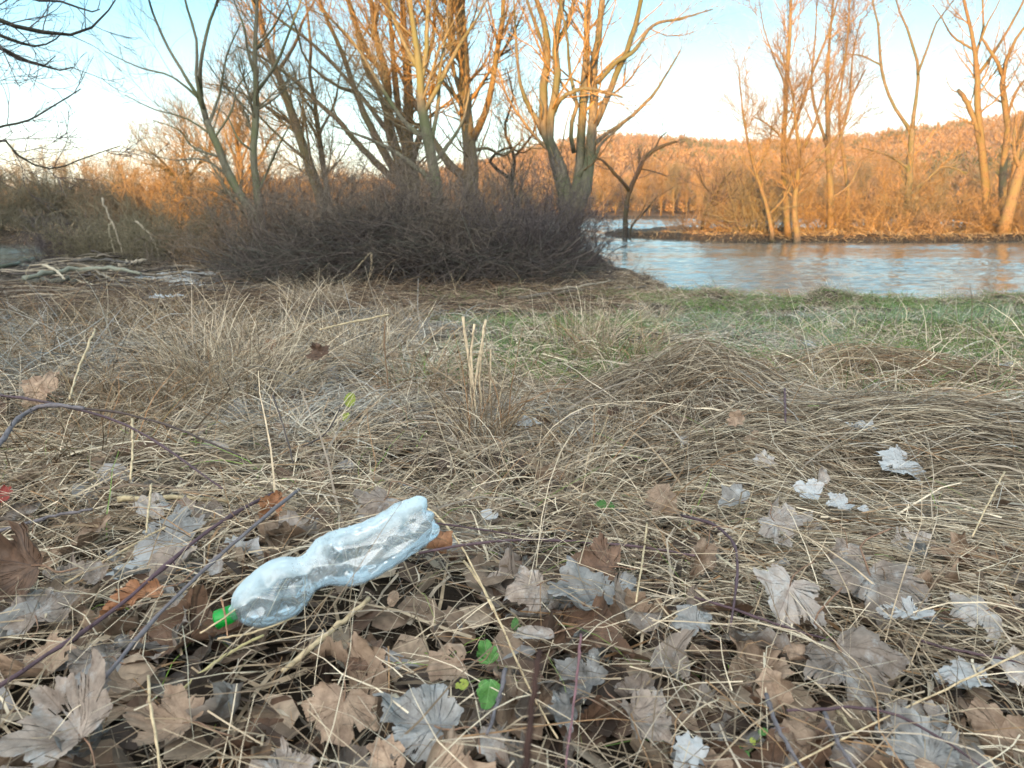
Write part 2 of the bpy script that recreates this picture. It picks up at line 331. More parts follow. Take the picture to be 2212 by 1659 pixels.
# ------------------------------------------------------------------ trees on the near bank
tree('slim mossy young tree leaning left with a forked top, leftmost trunk over the brush', 12.6, [
    [(553, 480, 24), (522, 425, 22), (492, 372, 20), (468, 310, 18), (446, 262, 16)],
    [(446, 262, 14), (437, 215, 12), (432, 150, 10), (445, 80, 8), (462, 20, 7), (470, 0, 6)],
    [(446, 262, 12), (425, 205, 9), (400, 165, 8), (362, 100, 7), (335, 40, 6), (322, 0, 5)],
    [(440, 235, 9), (424, 170, 8), (425, 90, 7), (408, 30, 6), (400, 0, 5)],
    [(430, 212, 7), (370, 165, 5), (300, 145, 3.5), (225, 110, 2)],
    [(455, 290, 6), (400, 255, 4), (330, 235, 3), (270, 205, 2)],
    [(500, 385, 6), (440, 345, 5), (370, 345, 3), (300, 325, 2)],
    [(478, 340, 7), (420, 320, 5), (385, 280, 3), (330, 260, 2)],
    [(450, 270, 8), (475, 200, 6), (490, 120, 4.5), (520, 50, 3)],
    [(462, 300, 6), (500, 240, 5), (512, 190, 4), (545, 150, 2)]], 'bark_green', 'twig_olive', 1, 55, 420, 1100, 1.2, .6, .32, rmin=.0022)
tree('straight mossy young tree dividing at mid height, right beside the leaning one', 12.9, [
    [(560, 480, 22), (556, 420, 20), (549, 350, 18), (551, 270, 17), (553, 190, 15), (551, 120, 12), (553, 60, 10), (555, 0, 9)],
    [(553, 200, 10), (580, 165, 8), (606, 120, 7), (628, 60, 5.5), (650, 0, 4)],
    [(551, 160, 9), (535, 110, 7), (528, 60, 6), (505, 0, 4)],
    [(556, 420, 7), (582, 360, 6), (600, 320, 5), (625, 270, 3)],
    [(552, 240, 7), (590, 215, 5), (640, 175, 4), (690, 165, 2)],
    [(550, 330, 6), (515, 300, 5), (490, 250, 3), (460, 230, 2)],
    [(550, 110, 7), (590, 60, 5), (612, 20, 4), (622, 0, 3)]], 'bark_green', 'twig_olive', 2, 50, 380, 1000, 1.2, .6, .32, rmin=.0022)
tree('sunlit slender tree leaning left behind the two mossy young trees', 17, [
    [(700, 470, 30), (682, 400, 26), (660, 330, 23), (636, 265, 21), (616, 195, 18), (590, 130, 15), (570, 70, 12), (545, 0, 9)],
    [(640, 275, 11), (590, 240, 8), (545, 215, 6), (500, 190, 4), (440, 180, 2)],
    [(616, 200, 12), (585, 130, 9), (570, 60, 7), (560, 0, 5)],
    [(600, 155, 10), (640, 90, 8), (655, 40, 6), (680, 0, 4)],
    [(668, 350, 9), (620, 310, 7), (560, 250, 5), (500, 160, 3), (470, 130, 2)]], 'bark_gold', 'twig_gold', 3, 55, 420, 1100, 1.6, .8, .45)
tree('thin sunlit tree with a wavy trunk just left of the big many-limbed clump', 18, [
    [(712, 470, 18), (706, 400, 16), (694, 335, 14), (687, 280, 12), (680, 225, 10), (668, 150, 8), (672, 80, 7), (660, 0, 5)],
    [(688, 290, 7), (720, 230, 6), (735, 160, 4), (750, 90, 3)],
    [(684, 250, 7), (650, 200, 5), (630, 140, 4), (600, 100, 2)]], 'bark_gold', 'twig_gold', 4, 45, 350, 900, 1.6, .8, .45)
tree('large orange-lit willow clump whose many limbs fan out left over the brush', 16, [
    [(882, 470, 60), (885, 400, 52), (882, 350, 40), (880, 290, 32), (884, 210, 26), (878, 120, 20), (872, 50, 15), (870, 0, 12)],
    [(878, 380, 32), (850, 310, 27), (838, 250, 24), (836, 170, 19), (815, 90, 15), (800, 0, 11)],
    [(872, 400, 26), (835, 340, 22), (800, 275, 18), (768, 200, 15), (742, 120, 12), (706, 40, 9), (690, 0, 7)],
    [(860, 395, 20), (805, 345, 17), (740, 270, 13), (680, 215, 10), (620, 160, 8), (560, 120, 5), (510, 100, 3)],
    [(838, 260, 16), (820, 200, 14), (790, 150, 12), (775, 80, 10), (750, 0, 7)],
    [(884, 330, 20), (862, 250, 17), (852, 160, 14), (846, 80, 11), (838, 0, 8)],
    [(842, 290, 13), (790, 220, 10), (730, 150, 9), (670, 90, 8), (600, 40, 6), (560, 0, 4)],
    [(836, 175, 12), (790, 100, 10), (768, 40, 8), (755, 0, 6)],
    [(890, 350, 18), (915, 260, 15), (912, 170, 12), (935, 90, 10), (940, 0, 7)],
    [(768, 200, 9), (720, 180, 8), (660, 130, 6), (640, 60, 5), (620, 0, 3)]], 'bark_gold', 'twig_gold', 5, 130, 900, 2400, 1.8, .9, .5)
tree('olive-barked tree in front of the orange-lit clump, forking into many upright limbs', 13.2, [
    [(945, 500, 34), (942, 430, 31), (938, 360, 29), (925, 300, 27), (912, 255, 26), (908, 200, 22), (905, 140, 19), (897, 80, 15), (885, 0, 11)],
    [(908, 180, 15), (920, 120, 13), (922, 60, 11), (925, 0, 9)],
    [(905, 150, 14), (872, 90, 11), (850, 40, 9), (840, 0, 7)],
    [(925, 300, 14), (880, 270, 12), (830, 200, 10), (790, 130, 8), (745, 70, 6), (690, 20, 4)],
    [(912, 250, 13), (960, 160, 11), (990, 100, 9), (1030, 40, 6), (1050, 0, 4)],
    [(940, 400, 14), (885, 350, 12), (820, 310, 9), (770, 290, 6), (715, 270, 3)],
    [(938, 350, 12), (970, 310, 10), (1000, 260, 7), (1015, 190, 5)],
    [(930, 310, 12), (946, 230, 10), (950, 150, 8), (965, 70, 6), (968, 0, 4)]], 'bark_green', 'twig_olive', 6, 95, 700, 1900, 1.5, .8, .42)
tree('tall stout tree with a straight sunlit trunk in the middle of the bank', 15, [
    [(1022, 500, 44), (1020, 420, 40), (1017, 350, 37), (1012, 290, 34), (1006, 220, 30), (1003, 140, 27), (999, 70, 23), (996, 0, 20)],
    [(1020, 305, 20), (1045, 250, 17), (1062, 190, 15), (1072, 120, 13), (1084, 50, 11), (1088, 0, 9)],
    [(1005, 390, 24), (965, 345, 21), (930, 290, 17), (905, 240, 13), (880, 190, 10), (850, 130, 7)],
    [(1003, 150, 17), (975, 90, 13), (950, 40, 11), (935, 0, 9)],
    [(1002, 230, 12), (960, 180, 10), (918, 150, 8), (870, 130, 6), (820, 60, 4)],
    [(1008, 245, 12), (985, 170, 10), (972, 90, 8), (976, 0, 6)],
    [(1016, 330, 10), (1050, 320, 8), (1090, 335, 6), (1130, 300, 4)]], 'bark_gold', 'twig_gold', 7, 90, 650, 1700, 1.8, .9, .5)
tree('four-stemmed poplar clump with curving grey-brown trunks at the right end of the brush', 13.5, [
    [(1232, 520, 50), (1222, 440, 40), (1216, 380, 34), (1198, 330, 30), (1180, 300, 27), (1172, 260, 23), (1176, 190, 21), (1184, 120, 18), (1178, 60, 15), (1160, 0, 12)],
    [(1226, 460, 36), (1212, 390, 30), (1190, 320, 20), (1192, 240, 20), (1204, 170, 18), (1200, 90, 16), (1215, 0, 13)],
    [(1234, 470, 36), (1246, 400, 30), (1255, 320, 24), (1258, 250, 21), (1262, 160, 18), (1268, 80, 15), (1272, 0, 12)],
    [(1242, 480, 40), (1262, 410, 34), (1276, 340, 29), (1280, 280, 26), (1283, 220, 23), (1282, 150, 20), (1292, 80, 17), (1300, 0, 14)],
    [(1284, 270, 20), (1310, 215, 17), (1335, 150, 15), (1362, 90, 14), (1385, 0, 11)],
    [(1172, 290, 14), (1160, 260, 13), (1140, 225, 12), (1122, 170, 8), (1115, 90, 6), (1110, 0, 4)],
    [(1205, 90, 13), (1225, 50, 11), (1240, 0, 9)],
    [(1276, 320, 12), (1310, 290, 10), (1365, 250, 9), (1410, 205, 8), (1440, 160, 5), (1470, 110, 3)],
    [(1290, 180, 12), (1330, 135, 11), (1370, 110, 10), (1410, 55, 8), (1470, 40, 6), (1540, 20, 3)],
    [(1236, 430, 14), (1250, 380, 13), (1280, 350, 12), (1300, 310, 7), (1345, 270, 4)],
    [(1192, 250, 12), (1215, 210, 11), (1260, 192, 9), (1310, 200, 7), (1345, 210, 4)],
    [(1240, 330, 12), (1232, 280, 11), (1246, 230, 10), (1230, 150, 8), (1225, 80, 6), (1210, 0, 5)],
    [(1180, 120, 10), (1160, 60, 9), (1138, 0, 7)]], 'bark_grey', 'twig_gold', 8, 75, 480, 1200, 1.5, .8, .42)
tree('crooked thin dark tree between the stout middle trunk and the poplar clump', 17.5, [
    [(1120, 470, 13), (1105, 400, 11), (1112, 340, 9), (1090, 280, 7), (1108, 210, 5), (1095, 150, 3)],
    [(1106, 390, 9), (1060, 350, 8), (1095, 320, 6), (1130, 330, 4), (1160, 310, 2)],
    [(1110, 340, 7), (1150, 290, 5), (1160, 240, 3)]], 'bark_dark', 'twig_olive', 9, 40, 300, 800, 1.5, .8, .4)
# branches reaching in from a tree outside the left edge
tree('dark knotty branches of a tree beyond the left edge reaching over the sky', 5.2, [
    [(-420, 900, 90), (-380, 500, 70), (-350, 200, 55), (-330, -100, 40), (-320, -400, 22)],
    [(-350, 250, 26), (-200, 90, 18), (-60, 30, 13), (40, 58, 11), (95, 70, 10), (145, 76, 8), (195, 62, 6), (245, 10, 4), (262, -20, 3)],
    [(-345, 200, 20), (-160, 120, 14), (-40, 70, 10), (30, 88, 8), (70, 100, 6), (110, 92, 4), (135, 70, 3)],
    [(-345, 320, 24), (-180, 180, 15), (-40, 95, 10), (40, 128, 8), (95, 142, 6), (130, 152, 4), (158, 145, 3)],
    [(-350, 420, 18), (-160, 260, 10), (-30, 110, 6), (60, 132, 5), (100, 140, 3), (120, 120, 2)],
    [(-350, 500, 18), (-150, 330, 10), (-20, 280, 6), (55, 262, 5), (105, 235, 4), (175, 192, 2.5)],
    [(-350, 520, 18), (-170, 360, 11), (-10, 300, 6), (50, 345, 5), (115, 365, 4), (180, 342, 3), (260, 315, 2)],
    [(-340, 100, 16), (-160, -20, 11), (0, -20, 8), (80, 0, 6), (140, 5, 5), (190, 25, 4), (215, 20, 2.5)]], 'bark_dark', 'twig_dark', 10, 90, 300, 500, .6, .30, .16, rmin=.0022, wig=.16, up=.2, base=True)

# ------------------------------------------------------------------ trees on the spit across the river
tree('tallest sunlit tree on the spit, a pale tapering trunk left of its fellows', 53, [
    [(1703, 515, 20), (1697, 440, 17), (1692, 330, 14), (1697, 230, 12), (1702, 130, 10), (1707, 60, 8), (1708, 0, 6)],
    [(1693, 330, 8), (1720, 260, 7), (1758, 150, 6), (1790, 70, 5), (1810, 0, 3.5)],
    [(1700, 190, 6), (1670, 120, 4), (1650, 60, 3), (1640, 0, 2)]], 'bark_gold', 'twig_gold', 21, 70, 550, 1400, 4.5, 2.4, 1.2, rmin=.012)
tree('forked tree at the water line of the spit, whose trunk bends low beside the tallest', 51.5, [
    [(1722, 512, 17), (1716, 450, 14), (1724, 380, 12), (1727, 330, 11), (1720, 280, 8), (1712, 200, 5), (1690, 120, 3)],
    [(1727, 340, 7), (1755, 280, 6), (1775, 215, 4.5), (1800, 160, 3)],
    [(1726, 350, 6), (1690, 300, 5), (1660, 270, 4), (1625, 250, 2)],
    [(1724, 370, 6), (1765, 340, 5), (1810, 290, 4), (1850, 240, 2)]], 'bark_gold', 'twig_brown', 22, 75, 600, 1500, 3.6, 1.9, 1.0, rmin=.012)
tree('thin yellow-lit slanting tree at the left end of the thicket on the spit', 52, [
    [(1668, 505, 12), (1655, 440, 10), (1632, 370, 8), (1612, 290, 6), (1600, 200, 4), (1595, 140, 2)],
    [(1660, 465, 7), (1692, 430, 6), (1710, 390, 4), (1700, 330, 3)],
    [(1632, 370, 5), (1660, 320, 4), (1668, 260, 2)]], 'bark_gold', 'twig_gold', 23, 45, 350, 900, 3.2, 1.7, .9, rmin=.010)
tree('tall bushy-topped tree right of the tallest one on the spit, full of fine twigs', 57, [
    [(1795, 490, 18), (1793, 420, 16), (1790, 340, 15), (1787, 240, 12), (1788, 140, 9), (1795, 60, 6), (1800, 0, 5)],
    [(1790, 330, 9), (1768, 260, 8), (1752, 180, 6), (1760, 100, 4), (1765, 0, 3)],
    [(1791, 380, 8), (1815, 300, 7), (1835, 220, 6), (1842, 120, 4), (1860, 40, 3)],
    [(1788, 250, 7), (1815, 170, 5), (1830, 90, 4), (1835, 0, 3)],
    [(1792, 430, 7), (1835, 400, 6), (1860, 350, 4), (1885, 330, 3)]], 'bark_gold', 'twig_brown', 24, 110, 950, 2400, 4.0, 2.2, 1.1, rmin=.012)
tree('slim upright tree between the bushy-topped one and the wide fork on the spit', 60, [
    [(1830, 480, 12), (1832, 420, 10), (1824, 350, 8), (1812, 260, 7), (1820, 170, 5), (1832, 80, 3), (1836, 0, 2)],
    [(1815, 270, 5), (1845, 200, 4), (1870, 150, 3)]], 'bark_gold', 'twig_brown', 25, 60, 480, 1200, 3.5, 1.9, 1.0, rmin=.012)
tree('bare tree forking into a wide open V above a short dark trunk on the spit', 60, [
    [(1958, 480, 22), (1962, 420, 19), (1965, 370, 17), (1967, 320, 15), (1970, 280, 14)],
    [(1968, 285, 11), (1940, 245, 9), (1915, 195, 8), (1902, 130, 7), (1898, 60, 5.5), (1885, 0, 4)],
    [(1970, 285, 11), (1978, 220, 9), (1985, 150, 8), (1972, 100, 7), (1955, 50, 6), (1935, 0, 4)],
    [(1982, 160, 7), (2005, 100, 6), (2020, 55, 5), (2045, 20, 3), (2060, 0, 3)],
    [(1965, 365, 8), (1935, 345, 6), (1905, 330, 5), (1860, 320, 3)],
    [(1965, 420, 8), (2000, 390, 7), (2040, 360, 6), (2090, 375, 4)],
    [(1902, 140, 5), (1860, 120, 4), (1820, 118, 2.5)]], 'bark_grey', 'twig_gold', 26, 75, 550, 1400, 4.2, 2.2, 1.1, rmin=.011)
tree('stout tree with a broken-off limb stub low on its left side, on the spit', 58, [
    [(2133, 480, 24), (2131, 430, 22), (2126, 360, 20), (2115, 290, 18), (2112, 220, 15), (2110, 160, 13), (2105, 100, 11), (2090, 30, 8), (2082, 0, 7)],
    [(2118, 310, 15), (2105, 260, 13), (2085, 215, 12), (2070, 195, 10)],
    [(2110, 165, 10), (2150, 110, 8), (2185, 50, 6), (2212, 0, 5)],
    [(2107, 120, 7), (2125, 60, 6), (2122, 0, 4)],
    [(2108, 110, 6), (2060, 80, 5), (2035, 40, 3), (2015, 10, 2)]], 'bark_gold', 'twig_gold', 27, 80, 600, 1500, 4.2, 2.2, 1.1, rmin=.012)
tree('twin-trunked tree close to the right edge on the spit, dark at its foot', 57, [
    [(2168, 460, 20), (2165, 400, 18), (2170, 330, 16), (2176, 270, 15), (2168, 210, 14), (2166, 160, 11), (2185, 100, 8), (2212, 60, 6), (2250, 0, 4)],
    [(2172, 460, 18), (2186, 400, 15), (2196, 330, 13), (2206, 280, 11), (2230, 200, 9), (2250, 120, 6), (2270, 0, 4)],
    [(2166, 165, 9), (2148, 120, 8), (2120, 85, 6), (2150, 20, 4), (2160, 0, 3)],
    [(2176, 250, 8), (2200, 190, 6), (2240, 150, 4)]], 'bark_gold', 'twig_brown', 28, 80, 600, 1500, 4.2, 2.2, 1.1, rmin=.012)
tree('thick orange trunk leaning right out of the picture at the right end of the spit', 54, [
    [(2172, 480, 30), (2185, 430, 28), (2204, 370, 24), (2230, 300, 20), (2262, 220, 15), (2290, 120, 10), (2310, 0, 6)],
    [(2204, 370, 12), (2190, 320, 9), (2195, 250, 6)]], 'bark_gold', 'twig_gold', 29, 60, 450, 1100, 4, 2, 1, rmin=.012)
tree('low gnarled dark tree with a broken forked crown at the tip of the spit', 61, [
    [(1351, 497, 15), (1352, 470, 13), (1354, 440, 13), (1361, 410, 12), (1377, 375, 12), (1390, 345, 11), (1412, 325, 10), (1440, 312, 8), (1462, 306, 5)],
    [(1358, 412, 10), (1342, 390, 9), (1325, 372, 8), (1305, 350, 6), (1285, 338, 4)],
    [(1382, 360, 9), (1381, 335, 8), (1379, 322, 7)],
    [(1415, 322, 6), (1425, 300, 4), (1440, 285, 2.5)],
    [(1385, 365, 4), (1410, 370, 3), (1440, 380, 2)]], 'bark_dark', 'twig_dark', 30, 26, 120, 260, 3.0, 1.6, .8, rmin=.012)
tree('small crooked dark tree leaning over the water midway along the spit', 58, [
    [(1518, 482, 9), (1527, 450, 8), (1545, 425, 7), (1560, 395, 5), (1580, 370, 3)],
    [(1545, 425, 5), (1520, 400, 4), (1510, 370, 2)], [(1530, 450, 4), (1570, 430, 3), (1600, 400, 2)]], 'bark_dark', 'twig_dark', 31, 35, 260, 600, 3, 1.6, .8, rmin=.011)
tree('thin leaning dark snag right of the low gnarled tree', 60, [
    [(1362, 495, 7), (1380, 470, 6), (1398, 452, 5), (1420, 425, 3), (1455, 405, 2)], [(1380, 470, 3), (1395, 440, 2)]], 'bark_dark', 'twig_brown', 32, 14, 80, 200, 2.5, 1.2, .7, rmin=.009)

# ------------------------------------------------------------------ brush on the near bank
def xat(px, Y): return float(at(px, 600, Y)[0])
BR = 'bramble bushes massed below the near trees'
for i, (px, Y, h, wd, cm, lab) in enumerate([
    (1205, 11.4, .95, 1.5, 'twig_dark', 'dark bramble bush at the right end of the brush, trailing over the river'),
    (1110, 11.6, 1.3, 2.0, 'twig_dark', 'dense purplish bush under the poplar clump'),
    (985, 11.8, 1.6, 2.3, 'twig_purple', 'tall grey-brown bush in front of the stout sunlit trunk'),
    (860, 11.7, 1.65, 2.3, 'twig_purple', 'highest purplish bush under the orange-lit willow clump'),
    (730, 11.9, 1.45, 2.2, 'twig_purple', 'purplish bush left of the willow clump'),
    (600, 12.0, 1.25, 2.2, 'twig_purple', 'grey-brown bush at the foot of the two mossy young trees'),
    (490, 12.2, .95, 2.0, 'twig_brown', 'low brownish bush left of the two mossy young trees'),
    (385, 13.0, 1.2, 2.2, 'twig_olive', 'dark olive bush behind the driftwood'),
    (270, 14.0, 1.25, 2.4, 'twig_olive', 'broad olive bush above the left end of the driftwood'),
    (165, 14.8, 1.0, 1.7, 'twig_dark', 'dark bush beside the strip of water at the left'),
    (205, 15.0, .8, 1.6, 'twig_brown', 'low brown bush between the two olive ones behind the driftwood')]):
    shrub(lab, xat(px, Y), Y, h*(1.12 if i < 6 else .95)*[.92, 1.06, .9, 1.1, .86, 1.04][i % 6], wd, cm, 100+i, 90, 1300, 2600, group=BR, name='bramble_bush', cat='bush', rmin=.0034, stemr=.009)
    if i < 6: shrub('rear bush behind the ' + lab.split(',')[0].replace(' the brush', ' it')[:200], xat(px-15, Y+1.6), Y+1.6, h*1.12, wd, 'twig_purple', 150+i, 45, 700, 1500, group=BR, name='bramble_bush', cat='bush', rmin=.0032, stemr=.009)
rng = np.random.default_rng(55); n = 7500                               # cut and washed-up sticks heaped in the brush
u = rng.uniform(-1, 1, n); X0 = -1.55+2.35*u; Y0 = 11.1+rng.normal(size=n)*.45; top = .78*(1-np.abs(u)**1.6)*(.75+.5*fbm(u*3, u*0, 31))+.10
Z0 = G(X0, Y0)+top*rng.random(n)**.8+.02; a = rng.normal(size=n)*1.2+np.where(rng.random(n) < .5, 0, math.pi); e = rng.normal(size=n)*.55+.12
L = rng.uniform(.4, 1.7, n); k = np.linspace(-.5, .5, 6); d = np.stack([np.cos(a)*np.cos(e), np.sin(a)*np.cos(e), np.sin(e)], 1)
P = np.stack([X0, Y0, Z0], 1)[:, None]+d[:, None]*(k[None]*L[:, None])[..., None]; P[:, :, 2] -= (k[None]**2)*L[:, None]*rng.uniform(-.1, .35, n)[:, None]; P += np.cumsum(rng.normal(size=P.shape)*.016, 1)
P[:, :, 2] = np.maximum(P[:, :, 2], G(P[:, :, 0], P[:, :, 1])+.01)
R = rng.uniform(.0016, .0046, n)[:, None]*np.linspace(1, .4, 6)[None]
cc = np.array([(.075, .06, .055), (.13, .105, .09), (.04, .033, .033), (.07, .07, .055)])[rng.integers(0, 4, n)]
g_ = Geo(); g_.tubes(P, R, 4, cc); tag(g_.build('brushwood', M['stick']), 'heap of dark washed-up sticks under the brush on the near bank', 'brushwood', kind='stuff')

# thickets on the spit
SP = 'bare bushes along the spit across the river'
for i, (px, Y, h, wd, cm, lab) in enumerate([
    (1620, 55, 5.0, 5.5, 'twig_olive', 'yellow-green bush left of the tallest tree on the spit'),
    (1575, 57, 3.0, 5.0, 'twig_brown', 'dark low bush at the left end of the thicket on the spit'),
    (1670, 58, 4.4, 5.0, 'twig_gold', 'orange bush under the tallest tree on the spit'),
    (1760, 59, 3.6, 5.0, 'twig_gold', 'golden bush between the two tall trees on the spit'),
    (1840, 61, 4.4, 5.5, 'twig_brown', 'brownish orange bush right of the bushy-topped tree'),
    (1905, 60, 4.4, 5.5, 'twig_gold', 'glowing orange bush left of the wide forked tree'),
    (1970, 58, 3.8, 5.0, 'twig_olive', 'greenish ivy-dark bush at the foot of the wide forked tree'),
    (2040, 60, 4.2, 5.5, 'twig_gold', 'orange bush left of the tree with the broken limb stub'),
    (2095, 57, 3.2, 5.0, 'twig_gold', 'low golden bush under the broken limb stub'),
    (2150, 56, 3.0, 5.0, 'twig_brown', 'brown bush at the foot of the twin-trunked tree'),
    (2205, 54, 3.0, 5.5, 'twig_gold', 'reddish bush at the right end of the spit'),
    (1985, 54.5, 1.9, 4.0, 'twig_brown', 'small brown bush at the water below the wide forked tree'),
    (1890, 55, 1.9, 4.5, 'twig_gold', 'small orange bush on the water line right of the tall trees'),
    (2270, 58, 5.0, 6.0, 'twig_brown', 'bush just past the right edge of the spit'),
    (1500, 62, 2.2, 4.5, 'twig_brown', 'thin brown bush halfway to the tip of the spit')]):
    shrub(lab, xat(px, Y), Y, h, wd, cm, 200+i, 42, 480, 1000, group=SP, name='riverside_bush', cat='bush', rmin=.013, stemr=.035)
# the wooded bank beyond the side channel, left
LB = 'bushes and low trees on the wooded bank beyond the side channel'
for i, (px, Y, h, wd, cm, lab) in enumerate([
    (95, 52, 5.2, 5.5, 'twig_olive', 'rounded willow bush above the strip of water at the left'),
    (165, 54, 6.0, 6.5, 'twig_olive', 'tall pale olive willow bush left of the orange bushes'),
    (225, 55, 5.0, 6.0, 'twig_olive', 'olive willow bush touching the first orange bush'),
    (285, 52, 4.4, 6.0, 'twig_brown', 'first orange bush from the left beyond the channel'),
    (345, 54, 4.6, 6.5, 'twig_gold', 'deep orange bush beyond the channel, left of the leaning young tree'),
    (405, 52, 4.8, 6.5, 'twig_gold', 'orange bush behind the leaning young tree'),
    (470, 55, 5.6, 6.5, 'twig_gold', 'taller orange-brown bush between the leaning and the straight young tree'),
    (530, 53, 6.0, 6.5, 'twig_gold', 'bright orange bush behind the straight young tree'),
    (600, 56, 5.4, 6.5, 'twig_brown', 'brown bush right of the straight young tree beyond the channel'),
    (670, 54, 4.6, 6.5, 'twig_gold', 'golden bush behind the thin sunlit tree'),
    (745, 55, 4.4, 6.5, 'twig_gold', 'golden bush beyond the channel left of the willow clump'),
    (820, 56, 4.4, 6.5, 'twig_brown', 'brown bush beyond the channel behind the willow clump'),
    (-5, 50, 4.6, 6.0, 'twig_olive', 'olive bush at the left edge beyond the channel')]):
    shrub(lab, xat(px, Y), Y, h, wd, cm, 300+i, 46, 600, 1300, group=LB, name='willow_bush', cat='bush', rmin=.013, stemr=.035)
tree('broad low orange-lit tree rising behind the two mossy young trees, beyond the channel', 50, [
    [(520, 470, 18), (515, 420, 15), (522, 370, 12), (512, 310, 9), (520, 250, 5)],
    [(518, 400, 9), (480, 350, 7), (440, 320, 5), (400, 300, 3)], [(520, 390, 9), (560, 340, 7), (590, 290, 5), (620, 260, 3)],
    [(516, 360, 7), (490, 300, 5), (478, 250, 3)], [(521, 350, 7), (545, 290, 5), (560, 240, 3)]], 'bark_gold', 'twig_gold', 41, 80, 700, 1700, 3.2, 1.8, .9, rmin=.011)
tree('spreading brown tree beyond the channel, left of the leaning young tree', 52, [
    [(400, 470, 14), (398, 420, 12), (405, 370, 9), (395, 320, 6), (400, 270, 3)],
    [(400, 410, 8), (360, 360, 6), (330, 330, 4)], [(402, 390, 8), (440, 340, 6), (465, 300, 4)]], 'bark_grey', 'twig_olive', 42, 70, 600, 1500, 3.2, 1.8, .9, rmin=.011)

# ------------------------------------------------------------------ far shore: rows of trees, then the wooded hill
rng = np.random.default_rng(77); protos = []
for v in range(4):
    rg = np.random.default_rng(400+v); th = thing('far_tree', (0, 0, 0), 'small pale trunked tree in the row on the far shore', 'tree', 'trees in the row along the far shore')
    H = 11; ns = 9; P = np.zeros((ns, 8, 3)); a_ = rg.uniform(0, 6.28, ns); sp = rg.uniform(.05, .35, ns); sp[0] = 0; tt = np.linspace(0, 1, 8)
    for q in range(ns):
        st = 0 if q == 0 else rg.uniform(.1, .4); P[q] = np.stack([np.cos(a_[q])*sp[q]*H*tt*(1-st), np.sin(a_[q])*sp[q]*H*tt*(1-st), H*(st+(1-st)*tt)], 1)
    R = (.16*np.r_[1, np.full(ns-1, .5)])[:, None]*np.linspace(1, .2, 8)[None]
    ga = Geo(); ga.tubes(P, R, 5); ga.build('trunk', M['bark_gold'], th)
    P1, R1 = spawn(P, R, 60, 3.6, rg, (25, 55), .3, .12, 6, .15, .5, .035); P2, R2 = spawn(P1, R1, 420, 2.0, rg, (25, 60), .3, .15, 5, .1, .7, .03); P3, R3 = spawn(P2, R2, 500, 1.1, rg, (25, 60), .3, .15, 4, .1, .7, .028)
    gb = Geo(); gb.tubes(P1, R1, 3); gb.tubes(P2, R2, 3); gb.tubes(P3, R3, 3); gb.build('crown', M[['twig_gold', 'twig_brown', 'twig_gold', 'twig_olive'][v]], th)
    protos.append(th)
pxs = np.concatenate([np.linspace(1050, 2330, 62)+rng.normal(size=62)*7, np.linspace(-60, 1040, 34)+rng.normal(size=34)*10])
FL = [(60, 'the rounded willow bush'), (165, 'the tall pale olive willow bush'), (300, 'the first orange bush from the left'), (400, 'the orange bush behind the leaning young tree'), (545, 'the straight mossy young tree'), (620, 'the slender leaning tree'), (705, 'the thin wavy tree'), (800, 'the fanning limbs of the willow clump'), (880, 'the foot of the willow clump'), (945, 'the olive-barked tree'), (1018, 'the stout middle trunk'),
      (1110, 'the crooked thin dark tree'), (1215, 'the poplar clump'), (1300, 'the river gap beside the poplars'), (1352, 'the low gnarled tree'), (1440, 'the broken limb of the gnarled tree'), (1525, 'the small crooked tree'), (1610, 'the yellow-green bush'), (1700, 'the tallest tree on the spit'), (1795, 'the bushy-topped tree'), (1835, 'the slim upright tree'), (1905, 'the glowing orange bush'), (1965, 'the wide forked tree'),
      (2040, 'the bush before the stub tree'), (2130, 'the stub-limbed tree'), (2170, 'the twin-trunked tree'), (2240, 'the right edge of the spit')]
def far_label(i, px, sc):
    j = int(np.argmin([abs(px-a) for a, _ in FL])); a, t_ = FL[j]; w_ = 'straight behind' if abs(px-a) < 12 else ('behind and right of' if px > a else 'behind and left of'); sz = 'low' if sc < .85 else ('tall' if sc > 1.05 else 'mid-sized')
    return '%s %s far-shore tree %s %s' % (sz, ['golden', 'brown', 'orange', 'olive'][i % 4], w_, t_)
for i, px in enumerate(pxs):
    Y = rng.uniform(204, 236); p = at(px, 470, Y); z = float(G(p[0], p[1]))
    sc = rng.uniform(.65, 1.25); rot = (0, 0, rng.uniform(0, 6.28))
    pr = protos[i % 4]
    if i < 4: pr.location = (p[0], p[1], z-.1); pr.rotation_euler = rot; pr.scale = (sc,)*3; pr['label'] = far_label(i, px, sc)
    else: copy_thing(pr, (p[0], p[1], z-.1), rot, (sc*rng.uniform(.9, 1.3), sc*rng.uniform(.9, 1.3), sc), far_label(i, px, sc))
